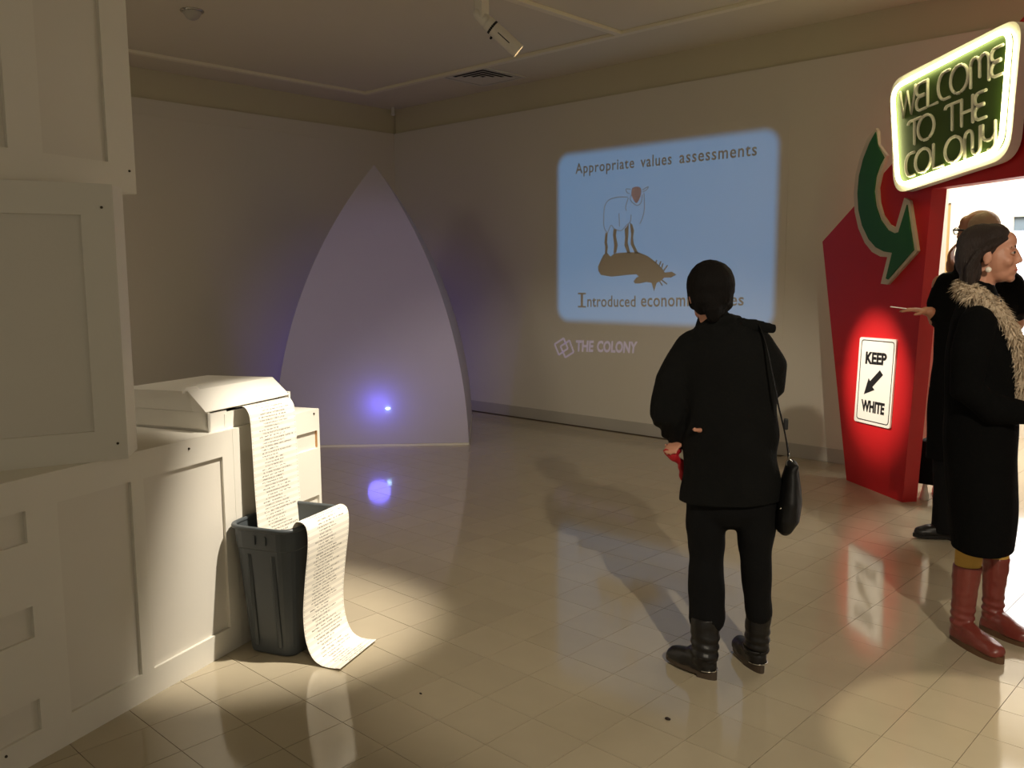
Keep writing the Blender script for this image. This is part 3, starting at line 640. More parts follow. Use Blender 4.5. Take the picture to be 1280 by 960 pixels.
LETTERS = [('W', [(-0.076, 2.46), (0.072, 2.476), (0.059, 2.638), (-0.089, 2.624)]), ('E', [(0.079, 2.477), (0.165, 2.486), (0.152, 2.646), (0.067, 2.638)]), ('L', [(0.177, 2.487), (0.267, 2.497), (0.255, 2.655), (0.164, 2.647)]),
  ('C', [(0.278, 2.498), (0.373, 2.508), (0.36, 2.664), (0.265, 2.656)]), ('O', [(0.383, 2.509), (0.526, 2.524), (0.514, 2.678), (0.37, 2.665)]), ('M', [(0.542, 2.526), (0.691, 2.542), (0.678, 2.692), (0.529, 2.679)]), ('E', [(0.702, 2.543), (0.787, 2.552), (0.774, 2.701), (0.69, 2.693)]),
  ('T', [(0.018, 2.28), (0.136, 2.292), (0.124, 2.438), (0.006, 2.427)]), ('O', [(0.109, 2.289), (0.256, 2.303), (0.244, 2.45), (0.097, 2.436)]), ('T', [(0.353, 2.313), (0.472, 2.324), (0.459, 2.47), (0.341, 2.459)]), ('H', [(0.484, 2.326), (0.585, 2.336), (0.573, 2.481), (0.472, 2.471)]), ('E', [(0.594, 2.336), (0.679, 2.345), (0.667, 2.49), (0.582, 2.482)]),
  ('C', [(0.006, 2.09), (0.088, 2.098), (0.077, 2.237), (-0.005, 2.228)]), ('O', [(0.099, 2.099), (0.244, 2.114), (0.232, 2.254), (0.088, 2.238)]), ('L', [(0.259, 2.116), (0.348, 2.125), (0.337, 2.266), (0.248, 2.256)]), ('O', [(0.367, 2.127), (0.512, 2.142), (0.5, 2.284), (0.355, 2.268)]), ('N', [(0.527, 2.144), (0.654, 2.157), (0.642, 2.3), (0.516, 2.286)]), ('Y', [(0.669, 2.158), (0.769, 2.168), (0.756, 2.312), (0.656, 2.301)])]
for ch, q in LETTERS:
    parts = []
    for st in STROKES[ch]:
        pth = []
        for a_, b_ in st:
            p = [(q[0][i] * (1 - a_) + q[1][i] * a_) * (1 - b_) + (q[3][i] * (1 - a_) + q[2][i] * a_) * b_ for i in (0, 1)]
            pth.append((p[0], -0.097, p[1], 0.0095))
        cl = ch == 'O'
        parts.append(tube_vf(pth[:-1] if cl else pth, 8, closed=cl))
    v, f = join_vf(parts); ob('letter', pyd(v, f, smooth=True), M_letter, ws)

# low black stool just inside the portal
stl = empty('stool', (-0.885, 3.14, 0), 0, label='low black stool with white tapered feet behind the red portal', category='stool')
ob('seat', box(-0.11, 0.13, -0.15, 0.16, 0.105, 0.40, 0.02), M_jacket, stl)
for sx in (-0.06, 0.075):
    for sy in (-0.12, 0.12): ob('foot', tube([(sx, sy, 0.012, 0.03), (sx * 0.97, sy, 0.112, 0.012)], 10), M_card, stl)

# ------------------------------------------------------------------ ceiling fittings
tl = empty('track_light', (-3.09, 1.04, ZC), 0, label='white track spotlight hanging from the ceiling, aimed at the red portal', category='spotlight')
tgt = Vector((-1.33, 3.02, 0.80)); pb = Vector((-3.09, 1.04, 3.10)); dv = (tgt - pb).normalized(); org = Vector((-3.09, 1.04, ZC))
ob('arm', boxes([(-0.032, 0.032, -0.032, 0.032, -0.325, 0.0), (-0.034, 0.034, -0.2, 0.2, -0.03, 0.0)]), M_metalw, tl)
h0 = pb - dv * 0.03 - org
ob('joint', tube([tuple(h0 - dv * 0.005) + (0.03,), tuple(h0 + dv * 0.06) + (0.042,)], 20), M_metalw, tl)
def cyl_vf(p0, p1, r0, r1, n=24, hollow=0.0):
    p0 = Vector(p0); p1 = Vector(p1); t = (p1 - p0).normalized(); sx = t.orthogonal().normalized(); sy = t.cross(sx)
    ring = lambda c, r: [c + sx * (r * math.cos(2 * PI * k / n)) + sy * (r * math.sin(2 * PI * k / n)) for k in range(n)]
    rs = [ring(p0, r0), ring(p1, r1)]
    if hollow: rs += [ring(p1, r1 * 0.92), ring(p1 - t * hollow, r1 * 0.85)]
    return ring_loft(rs)
v, f = cyl_vf(h0 + dv * 0.075, h0 + dv * 0.335, 0.045, 0.046, hollow=0.07); hd = ob('lamp_head', pyd(v, f), M_metalw, tl)
ob('seam', tube([tuple(h0 + dv * 0.118) + (0.0465, 0.0465), tuple(h0 + dv * 0.1195) + (0.0465, 0.0465)], 20), M_dark, hd)
side = dv.cross(Vector((0, 0, 1))).normalized(); vw = (CAM - pb).normalized(); vw = (vw - dv * vw.dot(dv)).normalized()
ob('cooling_slot', tube([tuple(h0 + dv * 0.17 + vw * 0.045) + (0.003,), tuple(h0 + dv * 0.26 + vw * 0.0455) + (0.003,)], 8), M_dark, hd)
ob('knob', tube([tuple(h0 + dv * 0.15 + vw.cross(dv) * -0.040) + (0.008,), tuple(h0 + dv * 0.15 + vw.cross(dv) * -0.055) + (0.008,)], 10), M_dark, hd)
ob('lamp_lens', tube([tuple(h0 + dv * 0.270) + (0.034,), tuple(h0 + dv * 0.271) + (0.034,)], 20), mat('lamp_glass', (255, 240, 214), 0.2, 0, 5, emit=(255, 226, 180), es=6.0), hd)

vt = empty('ceiling_vent', (-5.29, 3.24, ZC), 0, label='square white louvred air vent in the ceiling strip', category='vent')
ob('frame', boxes([(-0.30, 0.30, -0.30, -0.27, -0.014, -0.001), (-0.30, 0.30, 0.27, 0.30, -0.014, -0.001), (-0.30, -0.27, -0.27, 0.27, -0.014, -0.001), (0.27, 0.30, -0.27, 0.27, -0.014, -0.001)]), M_metalw, vt)
ob('backing', box(-0.27, 0.27, -0.27, 0.27, -0.003, -0.001), M_dark, vt)
for k in range(4):
    s_ = 0.255 - k * 0.062
    for rz in range(4):
        # louvre blades slope outwards on four sides
        v = [(-s_, -s_, -0.012), (s_, -s_, -0.012), (s_ - 0.045, -s_ + 0.045, -0.003), (-s_ + 0.045, -s_ + 0.045, -0.003), (-s_, -s_, -0.010), (s_, -s_, -0.010), (s_ - 0.045, -s_ + 0.045, -0.0015), (-s_ + 0.045, -s_ + 0.045, -0.0015)]
        o = ob('slat', pyd(v, [(3, 2, 1, 0), (4, 5, 6, 7), (0, 1, 5, 4), (2, 3, 7, 6), (1, 2, 6, 5), (3, 0, 4, 7)]), M_metalw, vt); o.rotation_euler = (0, 0, rz * PI / 2)
dl = empty('downlight', (-5.267, 0.244, ZC), 0, label='small unlit recessed downlight in the ceiling above the white boxes', category='downlight')
ob('ring', tube([(0.075 * math.cos(2 * PI * k / 24), 0.075 * math.sin(2 * PI * k / 24), -0.004, 0.009) for k in range(24)], 8, closed=True), M_steel, dl)
ob('reflector', tube([(0, 0, -0.001, 0.066), (0, 0, -0.004, 0.066)], 24), M_base, dl)
v, f = ell_vf((0.015, 0, -0.01), (0.028, 0.028, 0.018)); ob('bulb', pyd(v, f, smooth=True), M_steel, dl)
sk = empty('sensor', (-7.16, 3.64, ZC), 0, label='small white sensor knob on the ceiling in the room corner', category='sensor')
ob('stem', tube([(0, 0, -0.002, 0.022), (0, 0, -0.06, 0.02)], 14), M_metalw, sk)
v, f = ell_vf((0, 0, -0.075), (0.026, 0.026, 0.022)); ob('cap', pyd(v, f, smooth=True), M_metalw, sk)

# ------------------------------------------------------------------ people
def head_prims(c, yaw=0.0, pitch=0.0, k=1.0):
    """ellipsoids and tubes of a head looking along +y before yaw; c = point between the ears at eye height"""
    Mr = Matrix.Rotation(yaw, 3, 'Z') @ Matrix.Rotation(pitch, 3, 'X'); c = Vector(c); out = []
    def E_(p, r): out.append(ell_vf(c + Mr @ (Vector(p) * k), tuple(x * k for x in r), Mr, 16, 12))
    def T_(*pts): out.append(tube_vf([tuple(c + Mr @ (Vector(p[:3]) * k)) + tuple(x * k for x in p[3:]) for p in pts], 10))
    E_((0, -0.014, 0.034), (0.074, 0.094, 0.078)); E_((0, 0.028, -0.015), (0.063, 0.064, 0.090)); E_((0, 0.036, -0.078), (0.046, 0.046, 0.036))
    E_((0, 0.072, -0.098), (0.021, 0.019, 0.017)); E_((0, 0.06, 0.045), (0.052, 0.034, 0.04))
    T_((0, 0.089, 0.012, 0.0085), (0, 0.099, -0.012, 0.0095), (0, 0.1055, -0.029, 0.0115)); E_((0.011, 0.098, -0.036), (0.008, 0.010, 0.007)); E_((-0.011, 0.098, -0.036), (0.008, 0.010, 0.007))
    for s in (-1, 1):
        E_((0.030 * s, 0.077, 0.021), (0.024, 0.012, 0.008)); E_((0.038 * s, 0.060, -0.032), (0.024, 0.024, 0.024))
        E_((0.078 * s, -0.006, -0.014), (0.007, 0.019, 0.031)); E_((0.079 * s, -0.010, -0.034), (0.007, 0.010, 0.012))
    E_((0, 0.089, -0.061), (0.021, 0.011, 0.006)); E_((0, 0.087, -0.073), (0.018, 0.011, 0.007)); E_((0, 0.072, -0.065), (0.034, 0.024, 0.030))
    T_((0, -0.022, -0.05, 0.050, 0.056), (0, -0.032, -0.15, 0.052, 0.056))
    return out, Mr
def head_parts(root, c, Mr, k=1.0, skin=None):
    c = Vector(c)
    P = lambda p: c + Mr @ (Vector(p) * k)
    for s in (-1, 1):
        v, f = ell_vf(P((0.031 * s, 0.0755, 0.002)), (0.0108 * k,) * 3); e = ob('eye', pyd(v, f, smooth=True), M_eye, root)
        v, f = ell_vf(P((0.032 * s, 0.0842, 0.002)), (0.0056 * k,) * 3); ob('iris', pyd(v, f, smooth=True), M_iris, e)
        for dz, rr_ in ((0.0095, 0.0042), (-0.0075, 0.0034)):
            ob('eyelid', tube([tuple(P((0.016 * s, 0.083, dz * 0.3))) + (rr_ * 0.6 * k,), tuple(P((0.031 * s, 0.0845, dz))) + (rr_ * k,), tuple(P((0.046 * s, 0.0735, dz * 0.3))) + (rr_ * 0.6 * k,)], 8), skin or M_skin, root)
        ob('eyebrow', tube([tuple(P((0.014 * s, 0.0895, 0.0255))) + (0.0025,), tuple(P((0.03 * s, 0.0885, 0.027))) + (0.003,), tuple(P((0.049 * s, 0.075, 0.022))) + (0.002,)], 6), M_hair2, root)
    ob('lips', tube([tuple(P((-0.021, 0.088, -0.066))) + (0.003,), tuple(P((-0.008, 0.0935, -0.066))) + (0.0058,), tuple(P((0.008, 0.0935, -0.066))) + (0.0058,), tuple(P((0.021, 0.088, -0.066))) + (0.003,)], 8), M_lips, root)
def hand_prims(wrist, dirv, up, k=1.0, curl=0.5, thumb=1, spread=0.3):
    """palm plus five fingers; dirv = from wrist to fingers, up = back of the hand, thumb = side (+1/-1)"""
    d = Vector(dirv).normalized(); u = Vector(up); u = (u - d * u.dot(d)).normalized(); s = d.cross(u) * thumb; w = Vector(wrist); out = []
    out.append(tube_vf([tuple(w) + (0.024 * k,), tuple(w + d * 0.03 * k) + (0.026 * k,)], 10))
    for i, off in enumerate((0.027, 0.009, -0.009, -0.027)):
        out.append(tube_vf([tuple(w + d * 0.02 * k + s * off * 0.7 * k) + (0.0135 * k,), tuple(w + d * 0.088 * k + s * off * k) + (0.0115 * k,)], 8))
        Ln = (0.068, 0.077, 0.071, 0.056)[i] * k; p = w + d * 0.088 * k + s * off * k; dd = d + s * (off * spread * 8 - 0.0)
        dd.normalize(); pts = [tuple(p) + (0.0095 * k,)]; ang = 0.0
        for j, fr in enumerate((0.45, 0.32, 0.23)):
            ang += curl * (0.5, 0.7, 0.5)[j]; q = dd * math.cos(ang) - u * math.sin(ang); p = p + q * Ln * fr; pts.append(tuple(p) + ((0.0092, 0.0085, 0.0072)[j] * k,))
        out.append(tube_vf(pts, 8))
    b = w + d * 0.03 * k + s * 0.022 * k; t1 = b + (d * 0.6 + s * 0.75 - u * 0.2) * 0.045 * k; t2 = t1 + (d * 0.9 + s * 0.35 - u * 0.3) * 0.032 * k
    out.append(tube_vf([tuple(b) + (0.014 * k,), tuple(t1) + (0.0105 * k,), tuple(t2) + (0.0085 * k,)], 8))
    return out
def folds(amp, sc=9.0, sz=3.0):
    return lambda co: amp * (noise.noise(Vector((co.x * sc, co.y * sc, co.z * sz))) + 0.5 * noise.noise(Vector((co.x * sc * 2, co.y * sc * 2, co.z * sz * 2.2 + 5))))
def make_boot(root, heel, toe, top, rs, rtop, m, ms, ht=0.25, wd=0.043, heelblock=True, z0=0.032):
    """heel, toe on the floor (x,y); top = centre of the shaft opening (x,y)"""
    h = Vector((heel[0], heel[1], 0)); t = Vector((toe[0], toe[1], 0)); d = (t - h).normalized(); n = Vector((-d.y, d.x, 0)); L = (t - h).length
    ank = h + d * 0.055
    pr_ = [tube_vf([tuple(ank + Vector((0, 0, 0.075))) + (rs * 0.95,), tuple(ank * 0.6 + Vector((top[0], top[1], 0)) * 0.4 + Vector((0, 0, ht * 0.5))) + (rs,), (top[0], top[1], ht - 0.02, rtop)], 14),
          tube_vf([tuple(h + d * 0.042 + Vector((0, 0, z0 + 0.012))) + (0.036, 0.05), tuple(h + d * 0.10 + Vector((0, 0, z0 + 0.012))) + (wd * 0.86, 0.066), tuple(h + d * (L - 0.095) + Vector((0, 0, z0 + 0.010))) + (wd * 0.95, 0.044), tuple(h + d * (L - 0.04) + Vector((0, 0, z0 + 0.008))) + (wd * 0.84, 0.032)], 16)]
    me = fused(pr_, 0.006, 4, lambda co: folds(0.003, 14, 26)(co) + 0.0035 * math.sin(co.z * 190 + co.x * 30) * max(0.0, 1 - abs(co.z - 0.11) / 0.07), clip=[((0, 0, z0 - 0.004), (0, 0, -1)), ((0, 0, ht - 0.012), (0, 0, 1))])
    b = ob('boot', me, m, root)
    out = []
    for k in range(28):
        a_ = 2 * PI * k / 28; x = math.cos(a_); y = math.sin(a_)
        w = wd * (0.80 + 0.08 * x) * 1.06
        p = h + d * (L / 2 + x * L / 2) + n * (y * w * (abs(math.cos(a_)) ** 0.0)); out.append((p.x, p.y))
    ob('sole', prism(out, 0.004 if not heelblock else 0.012, z0, 0.0, plane='xy'), ms, b)
    hl = [p for p in out if (Vector((p[0], p[1], 0)) - h).dot(d) < 0.09]
    ob('heel', prism(out if not heelblock else [tuple(x) for x in sorted(hl, key=lambda p: math.atan2(p[1] - (h + d * 0.045).y, p[0] - (h + d * 0.045).x))], 0.0, 0.012 if heelblock else 0.004, plane='xy'), ms, b)
    return b

# ---- person in black watching the projection (local x = picture right, y = away from the camera)
p1 = empty('person', (-0.62, -0.12, 0), math.radians(28.94), label='person in black jacket and boots seen from behind, watching the projected sheep', category='person')
hc = (-0.098, 0.0, 1.437)
hp, Mr = head_prims(hc, math.radians(22), 0.04, 0.98)
body = hp + [tube_vf([(-0.085, -0.01, 1.33, 0.05), (-0.07, 0, 1.27, 0.10, 0.07), (-0.05, 0, 1.2, 0.15, 0.09), (-0.03, 0, 1.0, 0.13, 0.09), (-0.015, 0, 0.8, 0.15, 0.10), (-0.012, 0, 0.72, 0.14, 0.10)], 16),
    tube_vf([(-0.09, 0, 0.74, 0.075), (-0.092, 0, 0.43, 0.05), (-0.087, -0.055, 0.1, 0.036), (-0.14, -0.05, 0.055, 0.018)], 10), tube_vf([(0.08, 0, 0.74, 0.075), (0.09, 0.0, 0.43, 0.05), (0.107, 0.02, 0.1, 0.034), (0.08, 0.08, 0.055, 0.018)], 10),
    tube_vf([(-0.19, 0, 1.22, 0.045), (-0.248, 0.0, 0.97, 0.04), (-0.14, 0.17, 0.94, 0.03), (-0.06, 0.19, 0.98, 0.026)], 10),
    tube_vf([(0.08, 0, 1.24, 0.045), (0.125, 0.03, 1.09, 0.04), (0.02, 0.19, 0.98, 0.032), (-0.13, 0.16, 0.885, 0.027), (-0.175, 0.085, 0.862, 0.024)], 10)]
body += hand_prims((-0.168, 0.075, 0.862), (-0.55, -0.75, 0.02), (0, -0.1, 1), 0.82, 0.7, 1) + hand_prims((-0.06, 0.19, 0.98), (1, 0.1, 0.1), (0, 1, 0), 0.9, 0.5, 1)
body.append(tube_vf([(-0.08, -0.03, 0.93, 0.012), (-0.130, -0.108, 0.940, 0.010), (-0.142, -0.122, 0.945, 0.009)], 8))
ob('body', fused(body, 0.007, 4), M_skin, p1)
head_parts(p1, hc, Mr, 0.98)
hair = [ell_vf((-0.098, -0.022, 1.462), (0.0885, 0.094, 0.092)), ell_vf((-0.096, -0.05, 1.425), (0.076, 0.062, 0.072)), tube_vf([(-0.093, -0.085, 1.40, 0.032), (-0.086, -0.098, 1.375, 0.033), (-0.083, -0.095, 1.352, 0.024)], 12),
    tube_vf([(-0.175, 0.01, 1.45, 0.012), (-0.168, -0.02, 1.39, 0.01), (-0.13, -0.06, 1.365, 0.012)], 8), tube_vf([(-0.022, 0.01, 1.45, 0.012), (-0.03, -0.03, 1.39, 0.014), (-0.06, -0.07, 1.36, 0.014)], 8)]
ob('hair', fused(hair, 0.006, 4, folds(0.0028, 40, 8)), M_hair, p1, label='dark hair tied in a low knot')
jk = [tube_vf([(-0.010, 0, 0.64, 0.186, 0.135), (-0.012, 0, 0.80, 0.177, 0.13), (-0.012, 0, 0.95, 0.166, 0.122), (-0.025, 0, 1.1, 0.168, 0.122), (-0.045, 0, 1.2, 0.172, 0.112), (-0.06, 0.0, 1.262, 0.13, 0.09), (-0.075, 0.0, 1.31, 0.072, 0.072)], 24),
    tube_vf([(-0.165, 0, 1.235, 0.066), (-0.225, -0.005, 1.10, 0.072), (-0.244, -0.005, 0.97, 0.069), (-0.215, 0.05, 0.895, 0.06), (-0.14, 0.16, 0.92, 0.048), (-0.08, 0.19, 0.965, 0.042)], 14),
    tube_vf([(0.07, 0, 1.245, 0.062), (0.115, 0.01, 1.16, 0.066), (0.122, 0.03, 1.10, 0.058), (0.03, 0.185, 0.985, 0.05), (-0.12, 0.17, 0.895, 0.042), (-0.158, 0.11, 0.868, 0.036)], 14),
    tube_vf([(-0.15, 0.01, 1.262, 0.022), (-0.125, -0.05, 1.295, 0.02), (-0.08, -0.068, 1.335, 0.024), (-0.03, -0.05, 1.34, 0.022), (0.0, 0.01, 1.335, 0.022)], 10), tube_vf([(-0.13, -0.045, 1.28, 0.03), (-0.075, -0.06, 1.30, 0.034), (-0.02, -0.045, 1.30, 0.034), (0.03, -0.02, 1.29, 0.03)], 10)]
def jf(co):
    a_ = folds(0.012, 7, 4)(co); drape = 0.010 * math.sin((co.z + 0.9 * (co.x - 0.03) ** 2 * 8) * 38) * max(0, 1 - abs(co.z - 0.88) / 0.22)
    return a_ + drape * 0.6
ob('jacket', fused(jk, 0.009, 6, jf, clip=[((0, 0, 0.668), (0.05, 0, -1))]), M_jacket, p1)
ob('collar', fused([tube_vf([(0.0, -0.03, 1.318, 0.012, 0.03), (0.06, -0.03, 1.316, 0.010, 0.026), (0.13, -0.02, 1.304, 0.007, 0.018)], 10)], 0.006, 3), M_jacket, p1, label='raised collar flap')
tr = [tube_vf([(-0.012, 0, 0.70, 0.165, 0.115), (-0.012, 0, 0.66, 0.165, 0.112)], 18), tube_vf([(-0.092, 0, 0.68, 0.084, 0.095), (-0.097, 0, 0.56, 0.077, 0.082), (-0.092, 0.0, 0.43, 0.066, 0.07), (-0.088, -0.03, 0.28, 0.066, 0.064), (-0.087, -0.05, 0.21, 0.068, 0.064)], 16),
    tube_vf([(0.075, 0, 0.68, 0.084, 0.095), (0.085, 0, 0.56, 0.07, 0.08), (0.09, 0.0, 0.43, 0.058, 0.066), (0.098, 0.015, 0.30, 0.053, 0.058), (0.106, 0.02, 0.225, 0.05, 0.055)], 16)]
ob('trousers', fused(tr, 0.009, 5, folds(0.007, 9, 7)), M_trouser, p1)
b1 = make_boot(p1, (-0.042, -0.115), (-0.235, 0.02), (-0.089, -0.055), 0.052, 0.058, M_boot, M_bootsole, 0.235, 0.044)
b2 = make_boot(p1, (0.125, -0.02), (0.025, 0.185), (0.106, 0.02), 0.047, 0.05, M_boot, M_bootsole, 0.245, 0.042)
for b, (hx_, hy_), (tx, ty) in ((b1, (-0.042, -0.115), (-0.235, 0.02)), (b2, (0.125, -0.02), (0.025, 0.185))):
    d = Vector((tx - hx_, ty - hy_, 0)).normalized(); n = Vector((-d.y, d.x, 0)); cc = Vector((hx_, hy_, 0)) + d * 0.055
    ob('strap', tube([tuple(cc + d * (0.047 * math.cos(2 * PI * k / 20)) + n * (0.047 * math.sin(2 * PI * k / 20)) + Vector((0, 0, 0.085 + 0.012 * math.cos(2 * PI * k / 20)))) + (0.003, 0.007) for k in range(20)], 8, closed=True), M_boot, b)
    ob('welt', tube([tuple(Vector((hx_, hy_, 0.034)) + d * (0.06 - 0.058 * math.cos(a_)) + n * (0.040 * math.sin(a_))) + (0.0022,) for a_ in [(-1.2 + 2.4 * k / 12) for k in range(13)]], 6), M_steel, b, label='pale welt line round the heel')
    bk = cc + n * -0.049 + Vector((0, 0, 0.088)); ob('buckle', tube([tuple(bk + d * 0.010 * math.cos(2 * PI * k / 10) + Vector((0, 0, 0.008 * math.sin(2 * PI * k / 10)))) + (0.0018,) for k in range(10)], 6, closed=True), M_steel, b)

# red cloth the person holds
rc = ob('red_cloth', fused([tube_vf([(-0.212, 0.03, 0.835, 0.024, 0.014), (-0.244, -0.008, 0.832, 0.022, 0.018), (-0.225, 0.0, 0.818, 0.02, 0.014), (-0.195, 0.03, 0.79, 0.014), (-0.19, 0.06, 0.72, 0.010)], 12)], 0.005, 3, folds(0.004, 30, 30)), M_redcloth, label='crumpled red cloth held at the hip by the person in black', category='cloth')
rc.location = (-0.62, -0.12, 0); rc.rotation_euler = (0, 0, math.radians(28.94))

# shoulder bag
bg_ = empty('shoulder_bag', (-0.62, -0.12, 0), math.radians(28.94), label='small black leather shoulder bag hanging at the right hip of the person', category='bag')
bagp = [tube_vf([(0.206, 0.0, 0.80, 0.024, 0.06), (0.206, 0.0, 0.75, 0.034, 0.085), (0.204, 0.0, 0.68, 0.043, 0.11), (0.196, 0.0, 0.61, 0.047, 0.105), (0.188, 0.0, 0.58, 0.036, 0.085)], 18), tube_vf([(0.205, -0.05, 0.79, 0.014, 0.02), (0.222, -0.045, 0.81, 0.008, 0.015)], 8)]
ob('pouch', fused(bagp, 0.007, 5, folds(0.004, 16, 10)), M_bagleather, bg_)
sp_ = smooth_path([(0.06, 0.03, 1.325), (0.075, -0.035, 1.315), (0.10, -0.085, 1.25), (0.125, -0.115, 1.14), (0.150, -0.10, 1.03), (0.176, -0.062, 0.93), (0.192, -0.02, 0.845)], 5)
ob('strap', tube([tuple(p) + (0.003, 0.008) for p in sp_], 8), M_bagleather, bg_)
ob('strap', tube([tuple(p) + (0.003, 0.008) for p in smooth_path([(0.06, 0.03, 1.325), (0.09, 0.10, 1.2), (0.16, 0.14, 1.0), (0.20, 0.06, 0.83)], 5)], 8), M_bagleather, bg_)
ob('ring', tube([(0.196 + 0.010 * math.cos(2 * PI * k / 16), -0.02, 0.815 + 0.014 * math.sin(2 * PI * k / 16), 0.0024) for k in range(16)], 6, closed=True), M_steel, bg_)
ob('hook', tube([(0.192, -0.02, 0.85, 0.005), (0.194, -0.02, 0.828, 0.004)], 8), M_steel, bg_)
ob('buckle', box(0.170, 0.186, -0.062, -0.045, 0.945, 0.985, 0.004), M_black, bg_)
ob('clasp', tube([(0.168, -0.07, 0.66, 0.005), (0.168, -0.078, 0.66, 0.005)], 8), M_steel, bg_)

# ---- woman with the fur scarf (faces picture right)
p2 = empty('person', (0.0, 0.72, 0), math.radians(14.74), label='woman in long black coat, fur scarf and red-brown boots standing in profile', category='person')
hc = (-0.018, 0.0, 1.572)
hp, Mr = head_prims(hc, math.radians(-92), 0.02, 0.96)
body = hp + [tube_vf([(-0.045, 0, 1.43, 0.05), (-0.04, 0, 1.37, 0.075, 0.11), (-0.025, 0, 1.28, 0.09, 0.155), (-0.01, 0, 1.05, 0.085, 0.13), (0, 0, 0.82, 0.09, 0.155), (0.0, 0, 0.76, 0.09, 0.14)], 16),
    tube_vf([(0.0, -0.075, 0.78, 0.08), (-0.022, 0.015, 0.46, 0.036), (-0.036, 0.034, 0.30, 0.034), (-0.038, 0.034, 0.10, 0.028), (0.02, -0.03, 0.045, 0.02)], 10), tube_vf([(0.0, 0.085, 0.78, 0.08), (0.068, 0.18, 0.46, 0.034), (0.072, 0.20, 0.30, 0.034), (0.07, 0.208, 0.10, 0.028), (0.13, 0.16, 0.045, 0.02)], 10),
    tube_vf([(-0.035, -0.16, 1.31, 0.045), (-0.06, -0.20, 1.07, 0.04), (0.10, -0.15, 0.995, 0.03), (0.155, -0.10, 0.985, 0.026)], 10), tube_vf([(-0.035, 0.16, 1.31, 0.045), (-0.05, 0.20, 1.07, 0.04), (0.12, 0.10, 1.0, 0.03), (0.16, 0.04, 0.99, 0.026)], 10)]
body += hand_prims((0.155, -0.10, 0.985), (0.6, 0.8, -0.05), (0.3, -0.2, 1), 0.9, 0.9, -1) + hand_prims((0.16, 0.04, 0.99), (0.8, -0.6, -0.1), (0.3, 0.2, 1), 0.9, 0.9, 1)
ob('body', fused(body, 0.005, 6), M_skin, p2)
head_parts(p2, hc, Mr, 0.96)
hair = [ell_vf((-0.05, 0, 1.608), (0.088, 0.083, 0.080)), ell_vf((-0.012, 0, 1.638), (0.062, 0.072, 0.050)), ell_vf((-0.088, 0, 1.56), (0.052, 0.078, 0.085)), ell_vf((-0.078, -0.03, 1.50), (0.042, 0.048, 0.065)), ell_vf((-0.078, 0.03, 1.50), (0.042, 0.048, 0.065)),
    tube_vf([(0.03, -0.056, 1.628, 0.011), (0.0, -0.075, 1.608, 0.015), (-0.045, -0.082, 1.585, 0.018), (-0.082, -0.08, 1.52, 0.02), (-0.08, -0.078, 1.46, 0.016)], 8), tube_vf([(0.03, 0.056, 1.628, 0.011), (0.0, 0.075, 1.608, 0.015), (-0.045, 0.082, 1.585, 0.018), (-0.082, 0.08, 1.52, 0.02), (-0.08, 0.078, 1.46, 0.016)], 8)]
ob('hair', fused(hair, 0.0055, 4, folds(0.003, 38, 10)), M_hair2, p2, label='chin-length brown hair')
v, f = ell_vf((-0.020, -0.086, 1.512), (0.011, 0.009, 0.011)); ob('earring', pyd(v, f, smooth=True), M_pearl, p2, label='round pale earring')
coat = [tube_vf([(0.02, 0.02, 0.36, 0.108, 0.185), (0.005, 0.01, 0.6, 0.125, 0.18), (-0.012, 0, 0.85, 0.130, 0.175), (-0.022, 0, 1.06, 0.128, 0.175), (-0.025, 0, 1.2, 0.128, 0.18), (-0.038, 0, 1.32, 0.105, 0.17), (-0.047, 0, 1.395, 0.075, 0.10), (-0.05, 0, 1.43, 0.062, 0.072)], 24),
    tube_vf([(-0.045, -0.155, 1.315, 0.066), (-0.062, -0.195, 1.2, 0.066), (-0.065, -0.205, 1.07, 0.062), (0.02, -0.185, 1.0, 0.055), (0.135, -0.125, 0.985, 0.044)], 14), tube_vf([(-0.045, 0.155, 1.315, 0.066), (-0.06, 0.195, 1.2, 0.066), (-0.055, 0.205, 1.07, 0.062), (0.06, 0.15, 1.01, 0.055), (0.14, 0.07, 0.99, 0.044)], 14)]
ob('coat', fused(coat, 0.009, 5, folds(0.009, 7, 3), clip=[((0, 0, 0.425), (0, 0.03, -1))]), M_coat, p2)
def shaggy(root, paths, rad, n, m, name='fur_scarf'):
    sc = ob(name, fused([tube_vf([tuple(p) + (rad * 0.72,) for p in smooth_path(pa, 3)], 10) for pa in paths], 0.008, 3, folds(0.006, 30, 30)), m, root)
    V, Fc = [], []
    rnd = random.Random(3); me = sc.data; vs = me.vertices
    for i in range(n):
        vv = vs[rnd.randrange(len(vs))]; nn = (vv.normal + Vector((rnd.uniform(-.7, .7), rnd.uniform(-.7, .7), rnd.uniform(-1.0, .5)))).normalized()
        sd = nn.cross(Vector((rnd.uniform(-1, 1), rnd.uniform(-1, 1), rnd.uniform(-1, 1)))).normalized() * 0.0022; L = rnd.uniform(0.012, 0.032); dn = Vector((rnd.uniform(-.4, .4), rnd.uniform(-.4, .4), -0.5)) * L
        p = vv.co - nn * 0.002; o = len(V); mid = p + nn * L * 0.6 + dn * 0.25; V += [p + sd, p - sd, mid + sd * 0.8, mid - sd * 0.8, p + nn * L + dn]; Fc += [(o, o + 1, o + 3, o + 2), (o + 2, o + 3, o + 4)]
    ob('fur', pyd(V, Fc), m, sc, kind='stuff')
